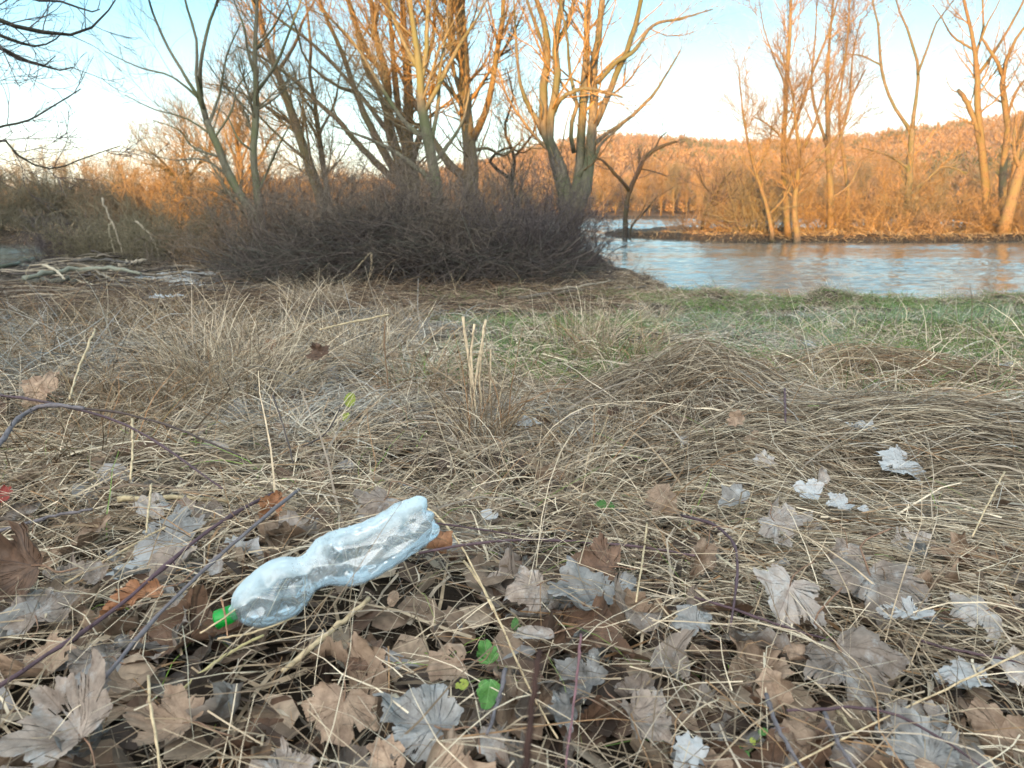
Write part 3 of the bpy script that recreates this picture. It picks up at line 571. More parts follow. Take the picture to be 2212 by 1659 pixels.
def fuzz(n, pos, Hh, Wd, K, cols, rng, wd=.5):
    """n woodland crowns as sprays of K upright sliver leaves"""
    a = rng.uniform(0, 6.283, (n, K)); rr = np.sqrt(rng.random((n, K))); hh = rng.random((n, K))
    env = np.sin(np.clip(hh*1.05+.12, 0, 1)*math.pi)**.6
    cx = pos[:, 0, None]+Wd[:, None]*rr*env*np.cos(a)*.5; cy = pos[:, 1, None]+Wd[:, None]*rr*env*np.sin(a)*.5; cz = pos[:, 2, None]+Hh[:, None]*(.12+.75*hh)
    ln = Hh[:, None]*rng.uniform(.06, .20, (n, K)); ox = np.cos(a)*rr*1.1+rng.normal(size=(n, K))*.4; oy = np.sin(a)*rr*1.1+rng.normal(size=(n, K))*.4
    wv = rng.uniform(.5, 1.3, (n, K))*wd; b = rng.uniform(0, 6.283, (n, K))
    A = np.stack([cx-wv*np.cos(b)*.5, cy-wv*np.sin(b)*.5, cz], -1); B = np.stack([cx+wv*np.cos(b)*.5, cy+wv*np.sin(b)*.5, cz], -1); T = np.stack([cx+ox*ln, cy+oy*ln, cz+ln], -1)
    V = np.stack([A, B, T], 2).reshape(-1, 3); c = cols[:, None]*rng.uniform(.84, 1.14, (n, K, 1)); c = np.repeat(c.reshape(-1, 3), 3, 0)
    return V, np.arange(len(V)).reshape(-1, 3), c
n = 15000; a = rng.uniform(-.66, .62, n); r = 245+(830-245)*rng.random(n)**.75; X = r*np.sin(a); Y = r*np.cos(a); keep = (np.interp(a, HA, HT) > .005)
X = X[keep]; Y = Y[keep]; r = r[keep]; n = len(X); Z = G(X, Y)
Hh = rng.uniform(7, 11, n); Wd = rng.uniform(5, 9, n); pal = np.array([(.22, .15, .10), (.26, .18, .12), (.18, .125, .09), (.23, .15, .09), (.19, .15, .115)])
cols = pal[rng.integers(0, 5, n)]; con = (fbm(X*.012, Y*.012, 60)+(r > 560)*.30+rng.normal(size=n)*.12 > .42); cols[con] = (.085, .095, .065)
V, F, c = fuzz(n, np.stack([X, Y, Z], 1), Hh, Wd, 60, cols, rng, .6)
tag(mesh('hill_forest', V, F, M['wood_far'], col=c), 'leafless brown woodland covering the hill beyond the river', 'forest', kind='stuff')
n = 900; X = rng.uniform(-210, 200, n); Y = rng.uniform(238, 262, n); Z = G(X, Y)
V, F, c = fuzz(n, np.stack([X, Y, Z], 1), rng.uniform(4, 9, n), rng.uniform(5, 9, n), 80, np.array([(.20, .14, .09), (.16, .13, .09), (.25, .17, .10)])[rng.integers(0, 3, n)], rng, .5)
tag(mesh('far_thicket', V, F, M['wood_far'], col=c), 'low brown thicket behind the tree row on the far shore', 'thicket', kind='stuff')
# ------------------------------------------------------------------ grass and litter
def blades(n, x, y, L, W, el, head, col, rng, curl=1.0, z0=.0, N=6, wig=.10, clampz=.004):
    """ribbon stems following the ground: el = start elevation, curl = how strongly they sag"""
    d_el = -rng.uniform(.1, .55, n)*curl; P = np.empty((n, N, 3)); P[:, 0] = np.stack([x, y, G(x, y)+z0], 1); e = el.copy(); h = head.copy(); st = L/(N-1)
    kink = (rng.random((n, N)) < .2)*rng.normal(size=(n, N))*.75
    for k in range(1, N):
        h = h+rng.normal(size=n)*wig+kink[:, k]; e = e+d_el+rng.normal(size=n)*wig*.8
        p = P[:, k-1]+np.stack([np.cos(e)*np.cos(h), np.cos(e)*np.sin(h), np.sin(e)], 1)*st[:, None]
        g = G(p[:, 0], p[:, 1])+clampz+z0*.6*rng.random(n); low = p[:, 2] < g; p[:, 2] = np.where(low, g, p[:, 2]); e = np.where(low, np.maximum(e, rng.normal(size=n)*.12), e); P[:, k] = p
    t = norm(P[:, -1]-P[:, 0]+1e-6); q = norm(np.cross(t, norm(rng.normal(size=(n, 3))+np.array([0, 0, 1.2])))); wd = W[:, None]*np.linspace(1, .35, N)[None]*.5
    V = np.stack([P-q[:, None]*wd[..., None], P+q[:, None]*wd[..., None]], 2).reshape(-1, 3)
    i = np.arange(n*N*2).reshape(n, N, 2); Q = np.stack([i[:, :-1, 0], i[:, :-1, 1], i[:, 1:, 1], i[:, 1:, 0]], -1).reshape(-1, 4)
    c = np.repeat(col, N*2, 0)
    return V, Q, c
STRAW = np.array([(.50, .405, .29), (.66, .56, .42), (.34, .26, .175), (.22, .165, .115), (.13, .095, .065), (.43, .36, .28), (.30, .18, .095)])
BROWN = np.array([(.17, .12, .075), (.24, .17, .11), (.32, .24, .15), (.12, .08, .05), (.42, .33, .21), (.27, .15, .075)])
FROST = np.array([.62, .69, .72])
def palette(p, wts, n, rng):
    wts = np.array(wts, float)[:len(p)]; p = p[:len(wts)]; c = p[rng.choice(len(p), n, p=wts/wts.sum())]; return c*rng.uniform(.8, 1.15, (n, 1))
def frosty(x, y, c, rng, amt=.75):
    f = sm(.18, .42, fbm(x*1.7+5, y*1.7, 71)+rng.normal(size=len(x))*.08)*sm(.8, 1.5, y)
    for fx, fy, s in FSP: f = np.maximum(f, np.exp(-((x-fx)**2+((y-fy)*.8)**2)/s**2)*1.1)
    f = np.clip(f, 0, 1)*amt*rng.random(len(x))
    return c*(1-f[:, None])+FROST*f[:, None]
FSP = [(gp(px, py)[0], gp(px, py)[1], s) for px, py, s in [(800, 905, .22), (960, 760, .25), (1160, 920, .2), (1300, 960, .15), (1800, 1060, .16), (1850, 1110, .16), (260, 640, 1.0), (420, 600, .9), (1850, 800, .3), (1750, 690, .4), (1600, 740, .4), (2140, 1180, .12), (1780, 1010, .12), (2060, 690, .4), (980, 720, .35), (1500, 700, .5)]]
HOLES = [(gp(a, b)[0], gp(a, b)[1], r_) for a, b, r_ in [(1330, 1265, .11), (790, 1400, .10), (1960, 1600, .07), (300, 1000, .10), (640, 1170, .10), (2050, 1130, .12), (1560, 940, .10), (1120, 1480, .08), (60, 1330, .08), (1000, 1300, .08)]]
rng = np.random.default_rng(5)
def spots(n, y0, y1, p=1.0, m=.78, x0=-9, x1=12):
    y = (y0**p+(y1**p-y0**p)*rng.random(n))**(1/p); x = (rng.random(n)*2-1)*(m*y+.75); k = (x > x0) & (x < x1); return x[k], y[k]
def thin(x, y):
    """frozen bare patch by the driftwood and the washed-up strip, where hardly any grass stands"""
    return np.maximum(np.exp(-((x+4.4)/1.5)**4-((y-10.3)/1.9)**4), sm(6.3, 8.0, y+.6*fbm(x*1.3, y, 58))*(1-sm(.4, 1.2, x)))
def shore_ok(x, y):
    left = 1-sm(1.3, 2.4, x); return y < 9.9+left*4.6
def greenness(x, y):
    g_ = fbm(x*.9, y*.9, 81)+.25*fbm(x*3, y*3, 82)+.14
    for gx, gy, s, v in [(1080, 705, .7, .5), (1650, 765, 1.0, .55), (1790, 660, 1.3, .5), (1950, 700, 1.6, .45), (1230, 850, .35, .4), (2100, 740, 1.2, .35), (1600, 790, .6, .4), (1040, 800, .4, .35), (1900, 850, .5, .35), (700, 720, .8, -.6), (1400, 640, 1.2, .3), (1700, 900, .5, -.6), (2000, 950, .6, -.8)]:
        p = gp(gx, gy); g_ = g_+v*np.exp(-((x-p[0])**2+(y-p[1])**2)/s**2)
    return g_-1.2*(1-sm(-.7, .2, x+.12*y))-1.0*(1-sm(1.4, 2.0, y))
class Acc:
    def __init__(s): s.V = []; s.Q = []; s.C = []; s.n = 0
    def add(s, r): s.V.append(r[0]); s.Q.append(r[1]+s.n); s.C.append(r[2]); s.n += len(r[0])
    def build(s, name, mat, parent=None, loc=None): return mesh(name, np.concatenate(s.V), [np.concatenate(s.Q)], mat, parent, np.concatenate(s.C), loc=loc)
A = Acc()
# near tangle
x, y = spots(46000, .45, 2.7, 1.5); n = len(x)
dens = .07+.93*sm(.85, 1.3, y+.25*np.abs(x)+.25*fbm(x*2.2, y*2.2, 50)); dens = dens*(.28+.9*sm(-.3, .2, fbm(x*3.1, y*3.1, 59))); 
for hx_, hy_, hr_ in HOLES: dens = dens*(1-.93*np.exp(-((x-hx_)**2+((y-hy_)*1.1)**2)/hr_**2))
k = rng.random(n) < dens; x = x[k]; y = y[k]; n = len(x)
rt = sm(-.1, .45, x+.1*fbm(x*3, y*3, 51)); hd = rt*(-.38)+(1-rt)*.55+rng.normal(size=n)*(.38+.35*(1-rt))+.7*fbm(x*2, y*2, 52)+np.where(rng.random(n) < .5, math.pi, 0)
hd = np.where(rng.random(n) < .36, rng.uniform(0, 6.28, n), hd)
c = frosty(x, y, palette(STRAW, [4.5, 3, 4, 4, 3.5, 3, .8], n, rng)*(1+.42*fbm(x*1.9, y*2.6, 61))[:, None], rng, .4)
A.add(blades(n, x, y, .04+.26*rng.random(n)**1.6, np.where(rng.random(n) < .16, rng.uniform(.0028, .006, n), rng.uniform(.0009, .0028, n)), rng.normal(size=n)*.3+.2, hd, c, rng, .45, z0=.03, wig=.10))
x, y = spots(5000, .5, 2.7, 1.5); n = len(x)
A.add(blades(n, x, y, rng.uniform(.08, .3, n), rng.uniform(.001, .0026, n), rng.uniform(.5, 1.35, n), rng.uniform(0, 6.28, n), palette(STRAW, [5, 3, 4, 3, 3, 2, 2], n, rng), rng, 1.0, z0=.0))
x, y = spots(2400, .5, 1.35, 1.2); n = len(x)      # loose stems over the leaves
A.add(blades(n, x, y, rng.uniform(.06, .26, n), rng.uniform(.0008, .002, n), rng.normal(size=n)*.3+.1, rng.uniform(0, 6.28, n), palette(STRAW, [4, 3, 4, 3, 3, 3, 2], n, rng), rng, .35, z0=.075, N=6))
x, y = spots(7000, .6, 4.5, 1.6); n = len(x)            # broken bits
A.add(blades(n, x, y, rng.uniform(.02, .09, n), rng.uniform(.0012, .0035, n), rng.normal(size=n)*.35+.1, rng.uniform(0, 6.28, n), palette(STRAW, [4, 4, 4, 4, 3, 3, 2], n, rng), rng, .2, z0=.05, N=4))
x, y = spots(1300, .5, 3.4, 1.5); n = len(x)              # broad dead blades
A.add(blades(n, x, y, rng.uniform(.10, .28, n), rng.uniform(.004, .008, n), rng.uniform(.0, .5, n), rng.uniform(0, 6.28, n), palette(STRAW, [5, 4, 4, 3, 1, 3, 3], n, rng), rng, .8, z0=.02))
# middle ground
x, y = spots(138000, 2.2, 13, 1.15, .76, -9, 9.2); k = shore_ok(x, y) & (rng.random(len(x)) < (.12+1.05*sm(-.28, .22, fbm(x*2.3, y*2.3, 57)))*(1-.93*thin(x, y))); x = x[k]; y = y[k]; n = len(x)
lf = 1-sm(-.9, .3, x+.04*y+.5*fbm(x*.8, y*.8, 53)); br = np.maximum(lf*.92*sm(2.0, 3.4, y), sm(8.8, 9.8, y)*(1-sm(1.2, 2.2, x)))
c1 = palette(STRAW, [4, 3, 4, 4, 3.5, 4, .6], n, rng); c2 = palette(BROWN, [4, 4, 3, 3, 2, .5], n, rng)*.98; c = np.where((rng.random(n) < br)[:, None], c2, c1)
gr = greenness(x, y); tint = sm(0, .8, gr)*.15; c = c*(1-tint[:, None])+np.array([.23, .25, .13])*tint[:, None]
c = c*(.92+.75*fbm(x*.9, y*1.6, 62)+.25*fbm(x*3, y*4, 63)).clip(.3, 1.5)[:, None]*np.where(lf > .5, .70, 1)[:, None]; c = frosty(x, y, c, rng, .42)  # left stems darkened: browner straw, with some shadow put into the colour
hd = .9*fbm(x*.7, y*.7, 54)*3+rng.normal(size=n)*.55+np.where(rng.random(n) < .5, math.pi, 0)
el = np.where(rng.random(n) < (.10+.18*lf)*(1-.6*sm(5, 8.5, y)), rng.uniform(.5, 1.3, n), rng.normal(size=n)*.2+.15)
A.add(blades(n, x, y, (.08+.27*rng.random(n)**1.5)*(1+.25*lf)*(1-(.62+.16*lf)*sm(4.0, 7.5, y)), rng.uniform(.0016, .0048, n)*(1+.06*y), el, hd, c, rng, .6, z0=.015, N=5, wig=.16))
n = 4500; x = rng.uniform(.7, 2.5, n); y = rng.uniform(8.6, 11.8, n)
A.add(blades(n, x, y, rng.uniform(.10, .3, n), rng.uniform(.003, .007, n), rng.uniform(-.1, .9, n), rng.uniform(0, 6.28, n), palette(STRAW, [3, 2, 4, 4, 3, 4, 1], n, rng)*.85, rng, .8, z0=.01, N=5))
# bank edge above the river
n = 16000; x = rng.uniform(-.6, 9, n); y = rng.uniform(8.0, 9.9, n); c = np.where((rng.random(n) < .42)[:, None], palette(np.array([(.12, .22, .05), (.17, .24, .09)]), [1, 1], n, rng), palette(STRAW, [3, 2, 4, 4, 3, 4, .5], n, rng))
A.add(blades(n, x, y, rng.uniform(.08, .26, n), rng.uniform(.003, .006, n), rng.uniform(-.1, .9, n), rng.uniform(0, 6.28, n), c, rng, .8, z0=.01, N=5))
tag(A.build('dead_grass', M['grass']), 'tangled dead straw-coloured grass lying over the bank', 'dead grass', kind='stuff')
# green grass
x, y = spots(88000, 1.5, 9.8, 1.1, .76, -3, 8.5); k = shore_ok(x, y) & (greenness(x, y)+rng.normal(size=len(x))*.12+.75*fbm(x*1.9, y*2.4, 83) > .46); x = x[k]; y = y[k]; n = len(x)
pg = np.array([(.09, .19, .04), (.14, .235, .055), (.09, .14, .04), (.21, .25, .08), (.22, .21, .11)])
A = Acc(); A.add(blades(n, x, y, rng.uniform(.05, .13, n)*(.8+.05*y), rng.uniform(.002, .004, n)*(1+.06*y), rng.uniform(.5, 1.5, n), rng.uniform(0, 6.28, n), frosty(x, y, palette(pg, [4, 4, 3, 2, 2], n, rng), rng, .3), rng, .9, z0=.01, N=4))
x, y = spots(420, .5, 1.9, 1.5); n = len(x)
A.add(blades(n, x, y, rng.uniform(.05, .18, n), rng.uniform(.001, .002, n), rng.uniform(.2, 1.2, n), rng.uniform(0, 6.28, n), palette(np.array([(.25, .42, .08), (.35, .45, .14), (.16, .27, .06)]), [1, 1, 1], n, rng), rng, .9, z0=.02, N=5))
tag(A.build('green_grass', M['blade_green']), 'short fresh green grass coming up through the dead straw', 'grass', kind='stuff')
# wrack line: washed-up stems and bits below the brush
n = 17000; x = rng.uniform(-7, 1.3, n); y = 9.1+rng.normal(size=n)*.85+.04*x; hd = rng.normal(size=n)*.45+np.where(rng.random(n) < .5, math.pi, 0)
A = Acc(); A.add(blades(n, x, y, rng.uniform(.12, .6, n), rng.uniform(.003, .009, n), rng.normal(size=n)*.18+.08, hd, palette(np.array([(.09, .06, .04), (.14, .09, .06), (.2, .14, .09), (.33, .26, .18), (.05, .035, .03), (.42, .34, .24)]), [5, 4, 3, 1.3, 4, .7], n, rng), rng, .4, z0=.05, N=5))
n = 1500; x = rng.uniform(-6.5, 1.9, n); y = 9.8+rng.normal(size=n)*.5-.05*x
A.add(blades(n, x, y, rng.uniform(.2, .6, n), rng.uniform(.003, .006, n), rng.uniform(.3, 1.3, n), rng.uniform(0, 6.28, n), palette(BROWN, [3, 3, 4, 2, 3, 1], n, rng), rng, .7, z0=.0, N=6))
tag(A.build('washed_up_debris', M['stick']), 'dark line of washed-up stems and litter along the foot of the brush', 'debris', kind='stuff')
# dead grass of the spit and the left bank (bigger, far)
n = 30000; x = rng.uniform(5.5, 48, n); y = 49.6+28*rng.random(n)**2.2; k = (G(x, y) > WATER-.1) & ((x > 17*y/50) | (y < 62) | (rng.random(n) < .1)); x = x[k]; y = y[k]; n = len(x)
A = Acc(); A.add(blades(n, x, y, rng.uniform(.25, 1.0, n)*(.45+.55*sm(13, 20, x)), rng.uniform(.02, .05, n), rng.uniform(.1, 1.3, n), rng.uniform(0, 6.28, n), palette(BROWN*.9, [3, 4, 4, 2, 2, 1], n, rng)*np.array([1.0, 1.0, .9]), rng, 1.0, z0=-.02, N=5))
tag(A.build('spit_grass', M['grass']), 'brown dead grass and reeds covering the spit across the river', 'dead grass', kind='stuff')
n = 9000; x = rng.uniform(-42, -4, n); y = rng.uniform(45, 60, n); k = (G(x, y) > WATER-.1); x = x[k]; y = y[k]; n = len(x)
A = Acc(); A.add(blades(n, x, y, rng.uniform(.35, 1.4, n), rng.uniform(.02, .05, n), rng.uniform(.1, 1.3, n), rng.uniform(0, 6.28, n), palette(BROWN*1.1, [3, 4, 4, 2, 3, 2], n, rng), rng, 1.0, z0=-.02, N=5))
tag(A.build('channel_bank_grass', M['grass']), 'brown dead grass on the wooded bank beyond the side channel', 'dead grass', kind='stuff')
# tufts and tussocks one can tell apart
def tuft(px, py, r, hgt, n, lab, upright=.9, pal=STRAW, wts=(5, 4, 4, 2, 1, 3, 1), W=(.0015, .0035), lean=0.0, cat='grass tuft', name='grass_tuft', h0=0):
    p = gp(px, py); n = int(n); a = rng.uniform(0, 6.28, n); q = r*np.sqrt(rng.random(n)); x = p[0]+q*np.cos(a); y = p[1]+q*np.sin(a)
    A = Acc(); A.add(blades(n, x, y, hgt*rng.uniform(.6, 1.25, n), rng.uniform(*W, n), upright+rng.normal(size=n)*.22, a+rng.normal(size=n)*.6+lean, palette(pal, list(wts)[:len(pal)], n, rng), rng, .55, z0=h0, N=8, wig=.07))
    return tag(A.build(name, M['grass'], loc=(p[0], p[1], float(G(p[0], p[1])))), lab, cat)
tuft(535, 862, .20, .34, 620, 'standing golden dry grass tuft on the left, above the frosted blue-grey leaf', 1.25)
tuft(470, 838, .16, .30, 380, 'paler standing grass tuft just left of the golden one', 1.2)
tuft(370, 905, .15, .26, 240, 'brown wilted weed clump with hanging dark blades left of the golden tuft', 1.2, BROWN)
tuft(690, 665, .30, .42, 420, 'tall ragged dry weed clump standing before the brush, left of the bent pale reed', 1.35, STRAW*.85)
tuft(770, 775, .25, .34, 340, 'drooping dry grass clump below the long level straw', 1.2, STRAW)
tuft(1240, 740, .22, .28, 240, 'thin upright pale grass tuft in the middle of the meadow', 1.4, STRAW)
tuft(1045, 960, .07, .30, 130, 'brown withered blades around the tall straw stalks', 1.4, BROWN)
tuft(1275, 1010, .10, .18, 90, 'dark shrivelled weed between the tall stalks and the big tussock', 1.3, BROWN, W=(.002, .005))
tuft(730, 1110, .13, .16, 420, 'curly dry grass mat above the bottle', .6)
tuft(640, 960, .16, .2, 380, 'dry brown grass clump between the golden tuft and the bottle', .8, STRAW*.9)
tuft(150, 1000, .2, .22, 300, 'brown weed clump at the left edge above the bramble canes', 1.1, BROWN)
tuft(1540, 648, .3, .16, 260, 'low rounded grass hummock on the bank edge left of the river reflections', .7, STRAW*.8)
tuft(1790, 645, .3, .2, 300, 'pointed grass hummock on the bank edge below the orange reflections', .8, STRAW*.8)
tuft(2160, 648, .4, .2, 300, 'brown grass hummock on the bank edge at the right', .7, BROWN)
tuft(100, 760, .4, .34, 420, 'rough brown weeds at the left edge below the driftwood', 1.0, BROWN)
tuft(280, 790, .4, .32, 420, 'bent tawny weeds between the left edge weeds and the golden tuft', 1.0, STRAW*.8)
for i_, (px, py, lab) in enumerate([(250, 690, 'thin dry weed clump below the frosty ground at the left'), (430, 720, 'dry weed clump left of the ragged tall one'), (600, 810, 'short pale clump right of the golden tuft'), (900, 850, 'low pale grass clump left of the tall straw stalks'), (30, 900, 'brown weeds under the bent lilac cane'), (220, 900, 'dry brown clump below the bent tawny weeds'),
    (1420, 700, 'pale grass clump in the far meadow left of the bank hummock'), (1330, 780, 'dry clump behind the big domed tussock'), (1900, 900, 'short straw clump right of the combed grass mound'), (880, 690, 'brown dry clump behind the dark brown stem'), (1150, 1040, 'straw clump below the white leaf right of the stalks')]):
    tuft(px, py, .12+.05*(i_ % 3), .22+.04*(i_ % 4), 170, lab, 1.15, [STRAW*.9, BROWN*1.1][i_ % 2])
def tussock(cx, cy, r, hgt, n, lab, head, spread, pal=STRAW*.85):
    """matted swathes arching over a mound"""
    a = head+rng.normal(size=n)*spread; q = rng.uniform(-1, .6, n)*r; s = rng.normal(size=n)*r*.45
    x = cx+q*np.cos(head)-s*np.sin(head); y = cy+q*np.sin(head)+s*np.cos(head); N = 9; L = rng.uniform(.7, 1.5, n)*r; t = np.linspace(0, 1, N)
    X = x[:, None]+np.cos(a)[:, None]*L[:, None]*t; Y = y[:, None]+np.sin(a)[:, None]*L[:, None]*t
    lift = rng.random(n)[:, None]; Z = G(X, Y)+.01+hgt*lift*np.sin(np.pi*(t[None]*.8+.12))*np.exp(-(((X-cx)/r)**2+((Y-cy)/r)**2)*1.2)
    P = np.stack([X, Y, Z], -1)+rng.normal(size=(n, 1, 3))*.004+np.cumsum(rng.normal(size=(n, N, 3))*.002, 1)
    R = rng.uniform(.0007, .0016, n)[:, None]*np.linspace(1, .5, N)[None]
    g_ = Geo(); g_.tubes(P, R, 3, palette(pal, [4, 2.5, 4, 4, 3, 3, 1], n, rng)); return tag(g_.build('grass_tussock', M['grass'], loc=(cx, cy, float(G(cx, cy)))), lab, 'grass tussock')
p = gp(1450, 850); tussock(p[0], p[1]+.05, .38, .14, 1300, 'big domed tussock of matted dead grass right of the tall stalks', -.35, 1.2)
p = gp(1700, 985); tussock(p[0], p[1]+.05, .30, .08, 1100, 'combed-over dead grass mound in front of the big domed tussock', -.55, .6)
p = gp(2010, 960); tussock(p[0], p[1], .5, .08, 1800, 'flat swept mat of dead grass at the right, above the blue-white leaf', -.2, .25)
p = gp(1880, 815); tussock(p[0], p[1], .45, .12, 800, 'dark tangled grass hump in the green part of the meadow', -.1, .4, BROWN)
p = gp(1950, 1190); tussock(p[0], p[1], .34, .05, 1300, 'long combed straw swathe over the brown leaves at the right', -.55, .22, STRAW)
p = gp(1620, 1030); tussock(p[0], p[1], .3, .05, 900, 'thin straw swathe running down from the mound toward the pale leaves', -.6, .3, STRAW)

# ------------------------------------------------------------------ leaves
MAPLE = np.array([(0, .0), (.07, -.08), (.24, -.15), (.36, -.10), (.52, -.10), (.52, .02), (.58, .10), (.52, .19), (.64, .22), (.73, .33), (.81, .44), (.72, .50), (.70, .62), (.56, .60), (.46, .64), (.38, .60), (.36, .70), (.42, .78), (.28, .84), (.22, .96), (.11, 1.0), (0, 1.14)])
TORN = np.array([(0, 0), (.2, -.1), (.42, -.02), (.38, .2), (.55, .32), (.50, .52), (.36, .62), (.40, .8), (.18, .86), (0, 1.0)])
OVAL = np.array([(0, 0), (.14, .04), (.30, .22), (.36, .42), (.32, .62), (.2, .82), (.08, .95), (0, 1.0)])
VEIN = np.radians([90, 90-48, 90+48, 90-100, 90+100])
def leaf_geo(rng, shape=MAPLE, curl=.6, fold=.3, roll=0.0, rdir=None, wav=.085, res=5, rings=6):
    h = shape; o = np.vstack([h, (h*[-1, 1])[-2:0:-1]]); o = o*(1+.05*rng.normal(size=(len(o), 1))); o[:, 0] *= rng.uniform(.85, 1.1)
    q = []
    for i in range(len(o)):
        a, b = o[i], o[(i+1) % len(o)]
        for j in range(res): q.append(a+(b-a)*j/res+(rng.normal(size=2)*.010 if j else 0))
    o = np.array(q); c = np.array([0, .12]); n = len(o); t = np.linspace(0, 1, rings+1)[1:]**.85
    F2 = np.vstack([c[None]]+[c+(o-c)*k for k in t]); uv = F2.copy()
    r = np.hypot(F2[:, 0], F2[:, 1]); an = np.arctan2(F2[:, 1], F2[:, 0])
    dv = np.min(np.abs((an[:, None]-VEIN[None]+math.pi) % (2*math.pi)-math.pi), 1); z = .045*np.minimum(dv, .5)*r*rng.uniform(.4, 1.4)
    z = z+fold*np.abs(F2[:, 0])+curl*.55*((F2[:, 0])**2+(F2[:, 1]-.45)**2)*rng.choice([-1, 1], p=[.35, .65])+wav*np.sin(F2[:, 0]*rng.uniform(4, 9)+rng.uniform(0, 6))*np.cos(F2[:, 1]*rng.uniform(4, 8)+rng.uniform(0, 6))
    z = z+r**1.5*.20*fbm(F2[:, 0]*4+rng.uniform(0, 50), F2[:, 1]*4, int(rng.integers(1, 999)), 2)
    P = np.column_stack([F2, z])-[0, .4, 0]
    for rl in ([roll] if roll else [])+[rng.normal()*1.15]:
        d = rng.uniform(0, math.pi) if rdir is None else rdir; ca, sa = math.cos(d), math.sin(d); u = P[:, 0]*ca+P[:, 1]*sa; v = -P[:, 0]*sa+P[:, 1]*ca; rdir = None
        kk = rl if abs(rl) > .05 else .05; u2 = np.sin(kk*u)/kk-P[:, 2]*np.sin(kk*u); z2 = (1-np.cos(kk*u))/kk+P[:, 2]*np.cos(kk*u)
        P = np.column_stack([u2*ca-v*sa, u2*sa+v*ca, z2])
    i = 1+np.arange(n*rings).reshape(rings, n); j = np.roll(i, -1, 1)
    Q = np.stack([i[:-1], i[1:], j[1:], j[:-1]], -1).reshape(-1, 4); T = np.stack([np.zeros(n, int), i[0], j[0]], -1)
    keep = np.ones(len(Q), bool)
    if rng.random() < .45:                                     # a hole or tear
        hc = rng.normal(size=2)*.28+[0, .4]; qc = uv[Q].mean(1); keep = (np.hypot(*(qc-hc).T)+.05*rng.normal(size=len(Q)) > rng.uniform(.05, .13))
    return P*.6, [Q[keep], T], uv
def leafmat(name, c1, c2, frost=0.0, vein=(.20, .13, .09), trans=.08):
    m, t, b = newmat(name, .6, .35); tc = nd(t, 'ShaderNodeTexCoord'); oi = nd(t, 'ShaderNodeObjectInfo'); lk = t.links.new
    sc = nd(t, 'ShaderNodeVectorMath', operation='ADD'); lk(tc.outputs['UV'], sc.inputs[0]); lk(oi.outputs['Location'], sc.inputs[1])
    n = nd(t, 'ShaderNodeTexNoise', Scale=3.2, Detail=7.0, Roughness=.68); lk(sc.outputs[0], n.inputs['Vector'])
    r = ramp(t, [(.32, c1), (.5, tuple((a+b_)/2 for a, b_ in zip(c1, c2))), (.68, c2)]); lk(n.outputs[0], r.inputs[0])
    sp = nd(t, 'ShaderNodeSeparateXYZ'); lk(tc.outputs['UV'], sp.inputs[0]); cur = None
    def mt(op, a, b_=None, c_=None):
        q = nd(t, 'ShaderNodeMath', operation=op)
        for i_, v in enumerate((a, b_, c_)):
            if v is None: continue
            if isinstance(v, (int, float)): q.inputs[i_].default_value = v
            else: lk(v, q.inputs[i_])
        return q.outputs[0]
    side = None
    for va in VEIN:
        ca, sa = math.cos(va), math.sin(va); along = mt('ADD', mt('MULTIPLY', sp.outputs[0], ca), mt('MULTIPLY', sp.outputs[1], sa))
        perp = mt('ABSOLUTE', mt('SUBTRACT', mt('MULTIPLY', sp.outputs[1], ca), mt('MULTIPLY', sp.outputs[0], sa)))
        dd = mt('ADD', perp, mt('MULTIPLY', mt('LESS_THAN', along, 0.0), 5.0)); cur = dd if cur is None else mt('MINIMUM', cur, dd)
        fr = mt('ABSOLUTE', mt('SUBTRACT', mt('FRACT', mt('MULTIPLY', mt('SUBTRACT', along, perp), 6.5)), .5)); near = mt('LESS_THAN', perp, mt('MULTIPLY', along, .42))
        s1 = mt('MULTIPLY', mt('LESS_THAN', fr, .045), near); side = s1 if side is None else mt('MAXIMUM', side, s1)
    vm = mt('MAXIMUM', mt('LESS_THAN', cur, .011), mt('MULTIPLY', side, .45))
    x = nd(t, 'ShaderNodeMix', data_type='RGBA'); lk(mt('MULTIPLY', vm, .6), x.inputs[0]); lk(r.outputs[0], x.inputs[6]); x.inputs[7].default_value = (*vein, 1); out = x.outputs[2]
    n3 = nd(t, 'ShaderNodeTexNoise', Scale=14.0, Detail=3.0); lk(sc.outputs[0], n3.inputs['Vector']); r3 = ramp(t, [(.28, (.45, .38, .33)), (.36, (1, 1, 1))]); lk(n3.outputs[0], r3.inputs[0])
    y = nd(t, 'ShaderNodeMix', data_type='RGBA', blend_type='MULTIPLY'); y.inputs[0].default_value = .7; lk(out, y.inputs[6]); lk(r3.outputs[0], y.inputs[7]); out = y.outputs[2]
    hv = nd(t, 'ShaderNodeHueSaturation'); lk(out, hv.inputs['Color']); mr = mt('ADD', mt('MULTIPLY', oi.outputs['Random'], .5), .75); lk(mr, hv.inputs['Value']); out = hv.outputs[0]
    if frost:
        n4 = nd(t, 'ShaderNodeTexNoise', Scale=2.4, Detail=9.0, Roughness=.75); lk(sc.outputs[0], n4.inputs['Vector']); e = .62-frost*.28; r4 = ramp(t, [(e-.06, (0, 0, 0)), (e+.12, (1, 1, 1))]); lk(n4.outputs[0], r4.inputs[0])
        f = nd(t, 'ShaderNodeMix', data_type='RGBA'); lk(mt('MULTIPLY', r4.outputs[0], .7), f.inputs[0]); lk(out, f.inputs[6]); f.inputs[7].default_value = (.38, .41, .43, 1); out = f.outputs[2]
    lk(out, b.inputs['Base Color'])
    hb = mt('ADD', mt('MULTIPLY', vm, -1.0), mt('MULTIPLY', n.outputs[0], .8)); bump(t, b, hb, .5, .0015)
